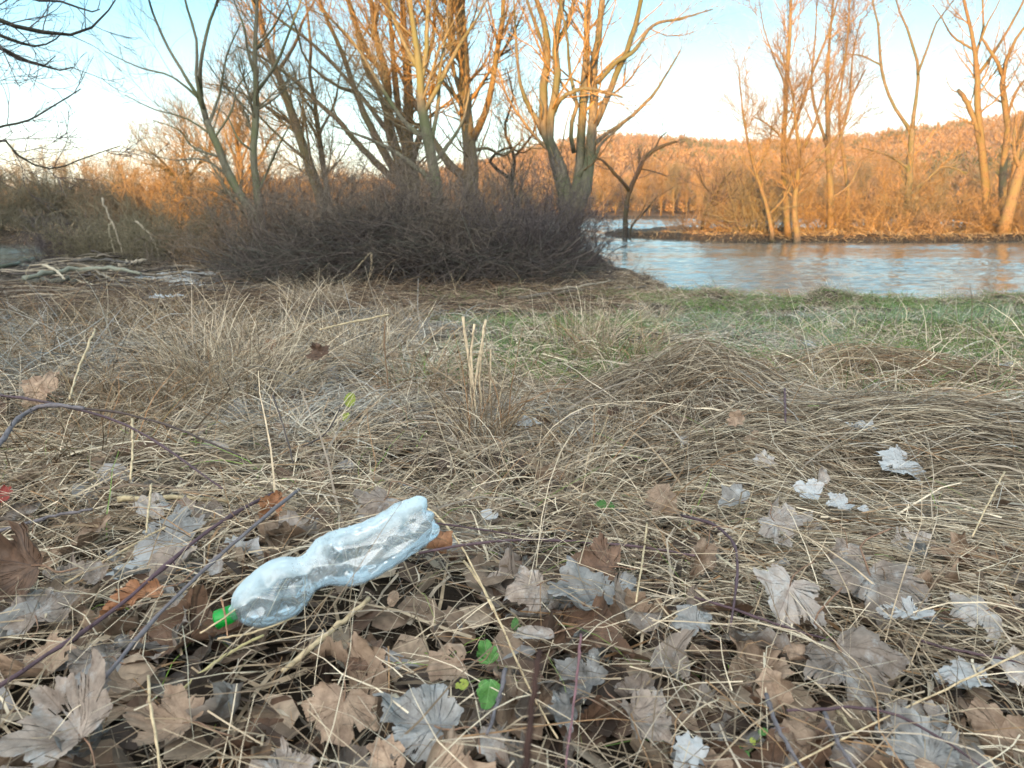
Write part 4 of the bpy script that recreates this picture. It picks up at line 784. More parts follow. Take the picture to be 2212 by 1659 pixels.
    tr = nd(t, 'ShaderNodeBsdfTranslucent'); lk(out, tr.inputs[0]); mx = nd(t, 'ShaderNodeMixShader'); mx.inputs[0].default_value = trans; lk(b.outputs[0], mx.inputs[1]); lk(tr.outputs[0], mx.inputs[2]); lk(mx.outputs[0], t.nodes['Material Output'].inputs[0])
    return m
LM = {'tan': leafmat('leaf_tan', (.13, .082, .055), (.36, .26, .185)), 'grey': leafmat('leaf_grey', (.10, .078, .065), (.28, .23, .195), .12, (.10, .075, .06)),
      'pale': leafmat('leaf_pale', (.20, .17, .15), (.36, .32, .29), .25, (.16, .12, .11)), 'frost': leafmat('leaf_frosted', (.22, .20, .19), (.37, .36, .37), .75, (.22, .19, .19)),
      'dark': leafmat('leaf_dark', (.05, .028, .018), (.17, .10, .065), 0, (.04, .025, .02)), 'rust': leafmat('leaf_rust', (.14, .055, .025), (.32, .16, .08), 0, (.09, .04, .02)),
      'red': leafmat('leaf_red', (.12, .015, .012), (.24, .035, .025), 0, (.12, .02, .02)), 'slate': leafmat('leaf_slate', (.10, .095, .09), (.23, .225, .22), .12, (.10, .10, .11)),
      'green': leafmat('leaf_green', (.035, .11, .025), (.085, .22, .05), 0, (.16, .30, .12), .2), 'lime': leafmat('leaf_lime', (.22, .30, .05), (.42, .45, .10), 0, (.2, .3, .08), .2)}
def make_leaf(px, py, size, kind, label, yaw=0, tilt=25, tdir=0, shape=MAPLE, curl=.5, fold=.15, roll=0, rdir=None, h=.05, seed=0, stalk=True, group=None, sx=1, name='maple_leaf', cat='fallen leaf'):
    rg = np.random.default_rng(seed); P, F, uv = leaf_geo(rg, shape, curl, fold, roll, rdir); h = h+(.018 if py > 1000 and h < .07 and 'flat' not in (label or '') else 0); p = gp(px, py, h); dep = float(np.dot(p-EYE, [0, math.cos(PITCH), -math.sin(PITCH)]))
    s = size/FPX*dep; P = P*[sx, 1, 1]
    o = mesh(name, P, F, LM[kind], None, uv=uv, smooth=True); o.location = p; o.scale = (s,)*3
    from mathutils import Matrix
    q = Matrix.Rotation(math.radians(tdir), 3, 'Z') @ Matrix.Rotation(math.radians(tilt), 3, 'X') @ Matrix.Rotation(math.radians(yaw), 3, 'Z'); o.rotation_euler = q.to_euler()
    tag(o, label, cat, group)
    if stalk:
        b = P[0]-[0, .05, 0]; b = np.array([P[0][0], P[0][1], P[0][2]]); g_ = Geo(); pts = resample([b, b+[.02, -.15, .03], b+[rg.normal()*.08, -.34, rg.uniform(-.03, .12)], b+[rg.normal()*.14, -.52, rg.uniform(-.05, .15)]], 8)
        g_.tubes(pts[None], np.full((1, 8), .009), 5, (.20, .12, .08)); g_.build('stalk', M['stick'], o)
    return o
HERO = [
 (1845, 1440, 265, 'grey', 'largest flat maple leaf at the lower right, grey-tan with dark veins fanning out', dict(yaw=195, tilt=30, curl=.12, fold=.05, h=.075)),
 (1697, 1290, 150, 'pale', 'folded pale grey leaf hanging over a dark gap left of the largest maple leaf', dict(yaw=150, tilt=50, fold=.7, curl=.3)),
 (1720, 1405, 95, 'tan', 'small domed tan leaf left of the largest maple leaf', dict(yaw=40, tilt=35, shape=TORN, curl=-1, roll=-1.6)),
 (1672, 1490, 130, 'tan', 'upright curled tan leaf below the domed one', dict(yaw=20, tilt=60, shape=TORN, roll=1.6, fold=.3)),
 (2085, 1462, 150, 'frost', 'frosted white leaf lying flat near the right edge', dict(yaw=80, tilt=12, curl=.2, sx=.6)),
 (1965, 1332, 150, 'frost', 'frosted whitish leaf strip above the largest maple leaf', dict(yaw=75, tilt=8, sx=.5)),
 (1682, 1142, 105, 'pale', 'pale pointed leaf poking out of the straw below the grass mound', dict(yaw=200, tilt=45)),
 (1832, 1200, 100, 'grey', 'brownish grey leaf half under straw right of the pale pointed one', dict(yaw=170, tilt=45)),
 (1428, 1080, 125, 'tan', 'plain tan leaf with a dark hole, alone in the straw right of centre', dict(yaw=10, tilt=50, shape=TORN, curl=.2)),
 (1585, 1082, 90, 'slate', 'boxy folded grey leaf right of the tan leaf with a hole', dict(yaw=80, tilt=30, fold=.9, shape=TORN)),
 (1943, 1004, 105, 'frost', 'blue-white leaf on the swept dead grass at the right', dict(yaw=120, tilt=30, curl=.7, h=.07)),
 (1862, 931, 90, 'frost', 'thin white leaf edge just above the blue-white leaf', dict(yaw=80, tilt=10, sx=.6, h=.05)),
 (1778, 1032, 66, 'pale', 'small pale leaf standing on edge in the cluster below the mound', dict(yaw=10, tilt=70, shape=OVAL)),
 (1745, 1062, 80, 'frost', 'whitish leaf at the left of the pale cluster below the mound', dict(yaw=60, tilt=25, h=.05)),
 (1812, 1092, 80, 'frost', 'icy blue leaf at the bottom of the pale cluster', dict(yaw=100, tilt=18, h=.05)),
 (1868, 1098, 46, 'frost', 'tiny white leaf at the right of the pale cluster', dict(yaw=90, tilt=18, h=.05, shape=OVAL)),
 (1650, 1000, 80, 'pale', 'torn light leaf at the foot of the grass mound', dict(yaw=30, tilt=30, shape=TORN)),
 (1590, 905, 62, 'tan', 'light tan leaf caught on the side of the big domed tussock', dict(yaw=130, tilt=60, shape=TORN, h=.1)),
 (965, 1432, 150, 'tan', 'light tan leaf with toothed edges left of the green seedling', dict(yaw=100, tilt=24, shape=TORN, curl=.2)),
 (905, 1555, 250, 'slate', 'big blue-grey leaf with a pale rim at the bottom centre', dict(yaw=60, tilt=18, curl=.3)),
 (735, 1545, 170, 'tan', 'bright tan leaf with raised edges at the bottom, left of the blue-grey one', dict(yaw=170, tilt=42, curl=.9)),
 (835, 1635, 150, 'tan', 'tan leaf cut by the bottom edge between the bright tan and blue-grey leaves', dict(yaw=30, tilt=25, shape=TORN)),
 (1160, 1378, 160, 'pale', 'rolled fuzzy whitish leaf right of the seedling', dict(yaw=100, tilt=15, shape=OVAL, roll=4.2, rdir=0, curl=0, h=.07)),
 (1140, 1270, 130, 'grey', 'crinkled light leaf right of the bottle, above the rolled whitish one', dict(yaw=110, tilt=35, curl=.6, fold=.3)),
 (360, 1560, 230, 'tan', 'wide light brown leaf with an upturned rim at the lower left', dict(yaw=80, tilt=22, curl=.8, sx=.7)),
 (150, 1560, 250, 'grey', 'large mottled leaf folded along its middle in the lower left corner', dict(yaw=50, tilt=35, fold=.5)),
 (290, 1300, 190, 'rust', 'long reddish brown folded leaf between the two bramble canes', dict(yaw=120, tilt=20, fold=.6, sx=.45)),
 (75, 1310, 170, 'grey', 'dull tan leaf at the left edge under the dark curled one', dict(yaw=30, tilt=20)),
 (40, 1215, 215, 'dark', 'dark brown glossy curled leaf at the left edge', dict(yaw=80, tilt=55, curl=.6, roll=1.2, h=.115)),
 (375, 1135, 150, 'slate', 'grey leaf under straw at the left, above the bramble canes', dict(yaw=10, tilt=30)),
 (325, 1090, 130, 'pale', 'pale leaf under the rolled strip of bark', dict(yaw=70, tilt=25, sx=.6)),
 (468, 1225, 75, 'pale', 'small crumpled whitish leaf on the lilac cane', dict(yaw=20, tilt=40, shape=TORN, curl=1, h=.06)),
 (210, 1240, 90, 'grey', 'small olive-grey leaf left of the bramble canes', dict(yaw=160, tilt=40, shape=TORN)),
 (12, 1070, 60, 'red', 'small crimson leaf at the left edge', dict(yaw=20, tilt=50, shape=TORN)),
 (50, 1115, 110, 'grey', 'greyish leaf just below the crimson one', dict(yaw=60, tilt=25)),
 (815, 1100, 130, 'grey', 'tan leaf with clear veins right behind the bottle', dict(yaw=140, tilt=45, curl=.2, h=.04)),
 (950, 1165, 90, 'rust', 'rusty brown leaf at the base end of the bottle', dict(yaw=-20, tilt=50, shape=TORN)),
 (1290, 1225, 150, 'dark', 'dark olive-brown leaf in the hollow right of the crinkled light leaf', dict(yaw=80, tilt=35, curl=.3)),
 (1515, 1205, 130, 'tan', 'brown folded leaf standing up left of the pale folded grey one', dict(yaw=150, tilt=60, fold=.5, sx=.6)),
 (512, 887, 66, 'slate', 'frosted blue-grey leaf under the golden grass tuft', dict(yaw=100, tilt=40)),
 (688, 762, 60, 'dark', 'dark leaf caught high on a stem of the ragged weeds', dict(yaw=30, tilt=60, roll=1, h=.16)),
 (578, 748, 50, 'rust', 'brown curled leaf left of the one caught on a stem', dict(yaw=90, tilt=30, roll=1.5, h=.06)),
 (1148, 912, 85, 'frost', 'white frosted leaf right of the tall straw stalks', dict(yaw=80, tilt=16, sx=.7, h=.04)),
 (85, 838, 100, 'tan', 'pale curled leaf hanging on weeds at the left edge', dict(yaw=60, tilt=55, roll=1.5, h=.12)),
 (850, 1290, 60, 'tan', 'little tan leaf just below the bottle', dict(yaw=160, tilt=50, shape=OVAL)),
 (1062, 1608, 110, 'pale', 'light leaf fragment below the blue-grey leaf and the seedling', dict(yaw=30, tilt=40, shape=TORN)),
 (1215, 1545, 130, 'slate', 'dull grey leaf behind the pink stem at the bottom', dict(yaw=120, tilt=20)),
 (1395, 1560, 190, 'grey', 'broad dim leaf under straw at the bottom right of centre', dict(yaw=220, tilt=15)),
 (1490, 1620, 110, 'frost', 'frost-edged leaf at the bottom edge left of the lilac bramble stems', dict(yaw=40, tilt=25, shape=TORN)),
 (1720, 1590, 150, 'tan', 'tan leaf between the two lilac bramble stems at the bottom', dict(yaw=60, tilt=30, shape=TORN)),
 (1990, 1610, 190, 'slate', 'blue-grey leaf in front of the dark hole at the lower right', dict(yaw=10, tilt=28, curl=.2)),
 (1890, 1550, 210, 'frost', 'icy wet leaf lying under the largest maple leaf', dict(yaw=260, tilt=8, curl=.1, h=.01)),
 (2190, 1440, 110, 'pale', 'pale leaf cut by the right edge', dict(yaw=60, tilt=20)),
 (2110, 1320, 150, 'pale', 'light grey leaf half buried in straw near the right edge', dict(yaw=100, tilt=15)),
 (1495, 1335, 120, 'slate', 'grey leaf under thin straw in the hollow right of centre', dict(yaw=20, tilt=20)),
 (1890, 1265, 240, 'grey', 'wide brownish leaf veiled by straw above the largest maple leaf', dict(yaw=170, tilt=22, curl=.1)),
 (1060, 1112, 66, 'frost', 'small white curled leaf above the long dark cane', dict(yaw=80, tilt=40, shape=OVAL, roll=2)),
 (590, 1095, 110, 'rust', 'orange-brown leaf wrapped on the upper end of the lilac cane', dict(yaw=140, tilt=65, fold=.6, sx=.6, h=.07)),
 (200, 1420, 150, 'grey', 'flat brown-grey leaf below the reddish folded one', dict(yaw=80, tilt=12)),
 (610, 1660, 150, 'grey', 'light leaf cut by the bottom edge left of the bright tan one', dict(yaw=10, tilt=20)),
 (790, 1410, 130, 'dark', 'dark wet leaf in the shadowed hollow below the bottle', dict(yaw=60, tilt=10)),
 (1320, 890, 36, 'dark', 'black shrivelled leaf hanging left of the big domed tussock', dict(yaw=60, tilt=80, shape=OVAL, h=.09)),
 (1240, 860, 30, 'dark', 'dark withered leaf between the stalks and the domed tussock', dict(yaw=20, tilt=80, shape=OVAL, h=.05)),
]
for i, (px, py, s, kd, lab, kw) in enumerate(HERO): make_leaf(px, py, s, kd, lab, seed=1000+i, **kw)
# the rest of the leaves: the largest as single leaves, labelled by patch
MARKS = [(490, 1335, 'the bottle cap'), (700, 1240, 'the narrow waist of the bottle'), (930, 1110, 'the base of the bottle'), (600, 1330, 'the shoulder of the bottle'), (1055, 1450, 'the green seedling'), (1840, 1440, 'the largest maple leaf'),
 (2085, 1462, 'the frosted leaf by the right edge'), (1428, 1080, 'the lone tan leaf with a hole'), (1943, 1004, 'the blue-white leaf'), (1160, 1380, 'the rolled whitish leaf'), (905, 1560, 'the big blue-grey leaf'), (735, 1550, 'the bright tan leaf at the bottom'),
 (360, 1560, 'the leaf with the upturned rim'), (150, 1560, 'the folded leaf in the lower left corner'), (290, 1300, 'the long reddish folded leaf'), (45, 1210, 'the dark glossy curled leaf'), (375, 1090, 'the rolled bark strip'), (590, 1090, 'the top of the lilac cane'),
 (535, 862, 'the golden grass tuft'), (1035, 880, 'the tall straw stalks'), (1450, 870, 'the big domed tussock'), (1700, 985, 'the combed grass mound'), (690, 700, 'the ragged weed clump'), (1290, 1225, 'the dark hollow right of centre'), (1697, 1290, 'the hanging pale leaf'),
 (1240, 1500, 'the pink stem'), (700, 1370, 'the thick cut straw'), (1000, 1620, 'the broad reed strip'), (1390, 1560, 'the broad dim leaf'), (1600, 1150, 'the arching purple stem'), (90, 900, 'the bent lilac cane'), (1850, 800, 'the dark grass hump'), (1800, 1080, 'the pale leaf cluster'),
 (2000, 1610, 'the dark hole at the lower right'), (1950, 1200, 'the combed straw swathe'), (1140, 910, 'the white leaf right of the stalks'), (1500, 1400, 'the thin straw hollow'), (200, 1420, 'the lower end of the purple cane'), (100, 770, 'the rough weeds at the left edge'), (1670, 1590, 'the two lilac stems'), (1150, 1180, 'the long level cane')]
def leaf_label(p, kd, s):
    v = np.array(p)-EYE; c_, s_ = math.cos(PITCH), math.sin(PITCH); dz = v[1]*c_-v[2]*s_; px = CX+FPX*v[0]/dz; py = CY-FPX*(v[1]*s_+v[2]*c_)/dz
    j = int(np.argmin([(px-a)**2+((py-b_)*1.3)**2 for a, b_, _ in MARKS])); a, b_, t_ = MARKS[j]; dx, dy = px-a, (py-b_)*1.2
    w_ = 'on' if math.hypot(dx, dy) < 25 else (('right of' if dx > 0 else 'left of') if abs(dx) > abs(dy) else ('just below' if dy > 0 else 'just above')); 
    sz = 'small' if s < .09 else ('large' if s > .125 else 'medium')
    return '%s dry %s leaf lying %s %s' % (sz, KN[kd], w_, t_), '%s %s leaves %s %s' % (sz, KN[kd], w_, t_)
KN = {'tan': 'tan', 'grey': 'brownish grey', 'pale': 'pale', 'frost': 'frosted', 'dark': 'dark brown', 'slate': 'blue-grey'}
rng = np.random.default_rng(91); protos = {}
for kd in KN:
    protos[kd] = []
    for v in range(5):
        sh = [MAPLE, TORN, TORN, MAPLE, OVAL][v]; P, F, uv = leaf_geo(rng, sh, rng.uniform(.1, .9), rng.uniform(0, .5), rng.choice([.8, 1.5, 2.2, 3.0]), res=4, rings=5)
        me = mesh('maple_leaf', P, F, LM[kd], None, uv=uv, smooth=True); protos[kd].append(me.data); bpy.data.objects.remove(me)
N_SC = 238; cnt = 0
def blocked(x, y):
    p = np.array([x, y, float(G(x, y))+.03])-EYE; c_, s_ = math.cos(PITCH), math.sin(PITCH); dz = p[1]*c_-p[2]*s_; px = CX+FPX*p[0]/dz; py = CY-FPX*(p[1]*s_+p[2]*c_)/dz
    for a, b_, r_ in [(1840, 1470, 150), (1050, 1450, 105), (1160, 1385, 80), (500, 1350, 95), (570, 1330, 110), (660, 1270, 100), (760, 1230, 100), (880, 1170, 110), (1428, 1080, 70), (740, 1560, 90), (360, 1560, 90), (1697, 1300, 70), (2085, 1462, 60), (905, 1560, 100), (965, 1432, 70), (560, 1420, 80), (760, 1340, 90)]:
        if (px-a)**2+(py-b_)**2 < r_*r_: return True
    return False
while cnt < N_SC:
    u = rng.random()
    y = .55+.62*rng.random() if u < .70 else (1.2+1.6*rng.random() if u < .88 else 2.6+5*rng.random()); x = rng.uniform(-.72, .74)*y
    if blocked(x, y): continue
    if y > 2.6 and not shore_ok(np.array(x), np.array(y-1)): continue
    kd = rng.choice(list(KN), p=[.34, .34, .08, .04, .13, .07] if y < 2 else [.25, .25, .1, .15, .2, .05])
    o = bpy.data.objects.new('maple_leaf', protos[kd][int(rng.integers(0, 5))]); C.collection.objects.link(o)
    s = rng.uniform(.085, .17)*(1 if y < 1.3 else .72); z = float(G(x, y))+rng.uniform(.004, .04)
    o.location = (x, y, z); o.rotation_euler = (rng.normal()*.42+.22, rng.normal()*.4, rng.uniform(0, 6.28)); o.scale = (s*rng.uniform(.75, 1.1), s, s)
    lab, grp = leaf_label(o.location, kd, s); tag(o, lab, 'fallen leaf', grp); cnt += 1
# leaf scraps below everything
n = 3800; y = .35+2.4*rng.random(n)**1.3; x = rng.uniform(-.85, .85, n)*(y+.35); A = Acc(); k = 7
P = np.empty((n, k, 3)); a = np.arange(k)/k*6.283; s = rng.uniform(.012, .05, n); rr = s[:, None]*rng.uniform(.6, 1.15, (n, k)); nrm = norm(rng.normal(size=(n, 3))*.5+[0, 0, 1]); U = norm(np.cross(nrm, rng.normal(size=(n, 3)))); W = np.cross(nrm, U)
P = np.stack([x, y, G(x, y)+rng.uniform(.0, .02, n)], 1)[:, None]+rr[..., None]*(np.cos(a)[None, :, None]*U[:, None]+np.sin(a)[None, :, None]*W[:, None]); P[:, :, 2] += rng.normal(size=(n, k))*.003
Cc = np.repeat(palette(np.array([(.11, .07, .05), (.2, .14, .1), (.30, .23, .17), (.06, .04, .03), (.26, .25, .25)]), [4, 4, 2, 4, 1], n, rng), k, 0)
tag(mesh('leaf_scraps', P.reshape(-1, 3), np.arange(n*k).reshape(n, k), M['stick'], col=Cc), 'broken brown leaf scraps under the grass and leaves', 'leaf litter', kind='stuff')
# ------------------------------------------------------------------ canes, stalks and sticks one can tell apart
def line(pts, w, col, label, cat, name, mat='stick', h=.03, taper=.6, k=6, rough=.12, depth=None, flat=False, knots=False, seed=0, n=18):
    """a stalk through photo points lying on the ground at height h (or standing at a given distance)"""
    rg = np.random.default_rng(seed+len(label)); hs_ = np.broadcast_to(h, len(pts)) if np.ndim(h) <= 1 else h
    if depth is None: P = np.array([gp(px, py, hh) for (px, py), hh in zip(pts, hs_)])
    else: P = np.array([at(px, py, dd) for (px, py), dd in zip(pts, np.broadcast_to(depth, len(pts)))])
    if depth is None and len(P) > 2: P[1:-1] = P[1:-1]*.6+(P[:-2]+P[2:])*.2
    dep = (P-EYE)@np.array([0, math.cos(PITCH), -math.sin(PITCH)]); Rr = w*.5/FPX*dep*np.linspace(1, taper, len(P)); q = resample(np.column_stack([P, Rr]), n)
    q[1:-1, :3] += rg.normal(size=(n-2, 3))*q[1:-1, 3:4]*rough*2; q[:, 3] *= 1+.12*rg.normal(size=n).clip(-1.2, 1.2)
    if knots: q[3::5, 3] *= 1.35
    g_ = Geo(); V, Q, cp = tube_arrays(q[None, :, :3], q[None, :, 3], k)
    if flat: ctr = np.repeat(q[:, :3], k, 0); V = ctr+(V-ctr)*np.array([1, 1, .25])
    g_.add(V, [Q, cp], col)
    if name == 'bramble_cane':                        # thorns
        ii = rg.integers(1, n-1, 16); b_ = q[ii, :3]+(q[ii+1, :3]-q[ii, :3])*rg.random((16, 1)); dv = norm(rg.normal(size=(16, 3))); rr_ = q[ii, 3:4]
        g_.tubes(np.stack([b_, b_+dv*rr_*3.2], 1), np.concatenate([rr_*.45, rr_*.04], 1), 4, col)
    return tag(g_.build(name, M[mat], loc=tuple(P[0])), label, cat)
PU = (.085, .052, .062); LI = (.135, .12, .13); ST = (.52, .40, .25); DK = (.07, .05, .045); PK = (.20, .10, .11)
CANES = [
 ([(-15, 1490), (60, 1440), (150, 1385), (250, 1318), (330, 1250), (420, 1165), (500, 1110), (590, 1066)], 10, PU, 'purple bramble cane slanting up from the lower left edge toward the orange-brown leaf', .05),
 ([(225, 1465), (300, 1370), (360, 1310), (420, 1250), (520, 1160), (590, 1100), (645, 1058)], 10, LI, 'lilac bloomed bramble cane running parallel to the purple one, nearer the bottle', .06),
 ([(-10, 972), (35, 905), (70, 880), (110, 872), (180, 882)], 11, LI, 'thick lilac cane bending down out of the left edge', .15),
 ([(-10, 852), (60, 862), (150, 880), (240, 900), (330, 945), (400, 1000), (480, 1055)], 6, PU, 'thin dark purple cane descending from the left edge past the bent lilac one', .12),
 ([(180, 882), (260, 890), (360, 915), (440, 950), (520, 985)], 5, DK, 'thin blackish cane arching over the brown weeds at the left', .12),
 ([(-10, 1150), (60, 1132), (120, 1110), (200, 1100)], 8, LI, 'pale lilac cane at the left edge below the crimson leaf', .06),
 ([(905, 1195), (1000, 1175), (1080, 1166), (1180, 1166), (1290, 1172), (1425, 1186), (1500, 1200)], 6.5, (.12, .075, .085), 'long dark cane crossing level to the right of the bottle', .05),
 ([(930, 1128), (1010, 1140), (1080, 1150), (1150, 1160)], 4, PU, 'short thin cane just above the long level one beside the bottle', .05),
 ([(1255, 1370), (1250, 1430), (1243, 1500), (1232, 1570), (1222, 1659)], 6, PK, 'upright pinkish stem right of the seedling', .07),
 ([(1092, 1445), (1085, 1490), (1070, 1535), (1052, 1585)], 10, LI, 'short lilac stem standing beside the lower seedling leaf', .05),
 ([(1465, 1112), (1545, 1128), (1585, 1165), (1596, 1205), (1592, 1250), (1578, 1350)], 7, PU, 'purple stem arching down between the brown folded leaf and the pale hanging leaf', .06),
 ([(1655, 1500), (1672, 1560), (1700, 1610), (1738, 1665)], 10, LI, 'left one of two lilac bramble stems at the bottom right', .05),
 ([(1780, 1540), (1803, 1590), (1825, 1630), (1850, 1665)], 10, LI, 'right one of two lilac bramble stems at the bottom right', .05),
 ([(1700, 1535), (1780, 1535), (1836, 1522), (1930, 1535), (2025, 1588), (2130, 1662)], 7, PU, 'reddish purple bramble arching across the icy leaf at the lower right', .05),
 ([(1990, 1384), (2060, 1405), (2140, 1418), (2225, 1436)], 6, PU, 'thin purple stem right of the largest maple leaf', .04),
 ([(1500, 1290), (1600, 1320), (1700, 1358), (1800, 1385)], 6, PU, 'purple stem passing behind the domed tan leaf', .03),
 ([(1695, 840), (1696, 870), (1697, 912)], 5, PU, 'little purple stub standing upright between the two grass mounds', .10),
 ([(590, 855), (605, 900), (622, 950), (633, 1000)], 4, DK, 'blackish bare twig standing left of centre above the bottle', .1),
 ([(655, 965), (700, 945), (720, 915), (735, 880)], 3.5, DK, 'blackish side twig leaning right above the bottle', .1)]
for i, (pts, w, c, lab, h) in enumerate(CANES): h = h+.035; line(pts, w, c, lab, 'bramble cane' if 'cane' in lab or 'bramble' in lab else 'stem', 'bramble_cane', h=h, knots=True, seed=i, taper=.7)
for x0 in [0]:
    STALKS = [
 ([(610, 1450), (670, 1400), (740, 1345), (797, 1292)], 13, ST, 'thick cut straw lying below the bottle, ends snapped off', .05, .9, 0),
 ([(850, 1500), (880, 1545), (920, 1585), (965, 1625), (1010, 1665)], 15, (.5, .42, .31), 'broad flattened pale reed strip at the bottom centre', .05, .9, 1),
 ([(1002, 1212), (1035, 1255), (1065, 1310), (1090, 1365), (1125, 1450), (1160, 1520), (1205, 1595)], 6, ST, 'long kinked straw running down past the right of the seedling', .07, .7, 0),
 ([(905, 1088), (945, 1108), (990, 1165), (1035, 1250), (1065, 1320)], 5, ST, 'thin straw arching from the bottle base down to the right', .08, .7, 0),
 ([(1398, 1130), (1392, 1180), (1385, 1230), (1374, 1300)], 4.5, ST, 'straight upright straw above the dark hollow', .09, .9, 0),
 ([(1480, 1135), (1530, 1185), (1570, 1215), (1600, 1235)], 9, (.45, .38, .27), 'pale slanting reed piece ending in a wilted green bit', .07, .8, 1),
 ([(1862, 1108), (1956, 1082), (2068, 1093), (2125, 1130), (2220, 1200)], 8, (.30, .20, .12), 'brown arched dead blade over the straw at the right', .07, .5, 1),
 ([(2225, 1402), (2100, 1462), (1975, 1520), (1830, 1590), (1690, 1662)], 5, ST, 'long straight straw crossing the lower right corner', .08, .8, 0),
 ([(1808, 1535), (1850, 1585), (1920, 1665)], 8, ST, 'stout straw pointing down over the icy leaf', .05, .8, 0),
 ([(2170, 1020), (2135, 1085), (2100, 1160)], 4, ST, 'slanting single straw near the right edge above the combed swathe', .08, .8, 0),
 ([(1000, 684), (1008, 745), (1016, 810), (1020, 880), (1022, 960)], 6.5, (.56, .44, .30), 'leftmost of the tall straw stalks standing in the middle', None, .8, 0),
 ([(1025, 700), (1018, 770), (1024, 850), (1030, 920), (1022, 995)], 5.5, (.56, .44, .30), 'second tall straw stalk, crossing in front of the leftmost one', None, .8, 0),
 ([(1050, 690), (1038, 760), (1026, 830), (1018, 900), (1012, 1000)], 6, (.60, .48, .33), 'tall straw stalk leaning right at its top in the standing group', None, .8, 0),
 ([(1044, 740), (1036, 810), (1040, 880), (1038, 970)], 5, (.50, .39, .26), 'shorter stalk in the middle of the standing group', None, .8, 0),
 ([(1060, 755), (1059, 830), (1060, 900), (1058, 965)], 4.5, (.52, .41, .28), 'rightmost straight stalk of the standing group', None, .8, 0),
 ([(832, 695), (830, 740), (836, 800), (840, 860), (848, 915)], 4, (.20, .13, .08), 'single dark brown stem standing left of the tall straw stalks', None, .8, 0),
 ([(840, 680), (790, 690), (740, 700), (690, 712)], 5, ST, 'long level straw resting on the ragged weeds', .22, .8, 0),
 ([(205, 712), (180, 770), (160, 820), (150, 862)], 5, ST, 'bright slanting straw in the weeds at the left', .16, .8, 0),
 ([(328, 1045), (322, 1090), (316, 1150)], 5, ST, 'short upright straw among the weeds above the rolled bark', .12, .8, 0),
 ([(285, 905), (288, 965), (282, 1035)], 5, ST, 'upright straw left of the brown wilted weeds', .12, .9, 0),
 ([(320, 1460), (322, 1530), (340, 1600), (345, 1665)], 7, ST, 'bent pale straw standing up through the wide light brown leaf', .09, .8, 0),
 ([(470, 1380), (540, 1370), (600, 1350), (640, 1330)], 5, ST, 'straw passing just under the bottle cap', .06, .8, 0),
 ([(380, 1500), (460, 1430), (530, 1390), (570, 1372)], 8, (.42, .36, .18), 'yellow-green bent stem below the bottle cap', .06, .7, 0),
 ([(432, 1368), (470, 1345), (510, 1318), (560, 1268), (600, 1230)], 4, ST, 'thin straw leaning over the bottle cap and shoulder', .085, .7, 0),
 ([(478, 1290), (487, 1330), (492, 1375)], 5, (.30, .17, .10), 'short reddish dead blade covering the bottle cap', .07, .6, 1),
 ([(140, 1260), (250, 1200), (330, 1150), (400, 1120)], 5, ST, 'thin straw lying over the purple cane at the left', .07, .8, 0)]
STD = {10: 2.15, 11: 2.1, 12: 2.15, 13: 2.2, 14: 2.2, 15: 2.4}
for i, (pts, w, c, lab, h, tp, fl) in enumerate(STALKS): line(pts, w, c, lab, 'straw stalk', 'straw_stalk', h=h if h else 0, depth=STD.get(i), flat=bool(fl), taper=tp, seed=50+i, k=6)
line([(1132, 1700), (1142, 1600), (1150, 1520), (1160, 1450), (1166, 1405)], 19, (.035, .016, .012), 'dark red blurred stem close to the camera at the bottom', 'stem', 'dark_stem', depth=[.36, .37, .38, .39, .40], taper=.7, seed=3)
line([(215, 1055), (300, 1044), (380, 1052), (455, 1072)], 20, (.17, .12, .085), 'rolled strip of dry brown bark at the left', 'bark', 'bark_strip', h=.06, taper=.6, flat=True)
line([(255, 1080), (340, 1074), (420, 1076), (495, 1084)], 13, (.42, .34, .21), 'thick blunt straw lying just below the rolled bark strip', 'straw stalk', 'straw_stalk', h=.05, taper=.7)
line([(800, 546), (785, 562), (760, 590), (720, 612), (680, 622)], 6, (.46, .38, .25), 'bent pale reed leaning against the brush', 'reed', 'bent_reed', depth=10.4, taper=.6, flat=True)
line([(801, 545), (803, 568), (798, 596)], 6, (.42, .34, .23), 'drooping tip of a pale reed before the brush', 'reed', 'bent_reed', depth=10.4, taper=.6, flat=True)
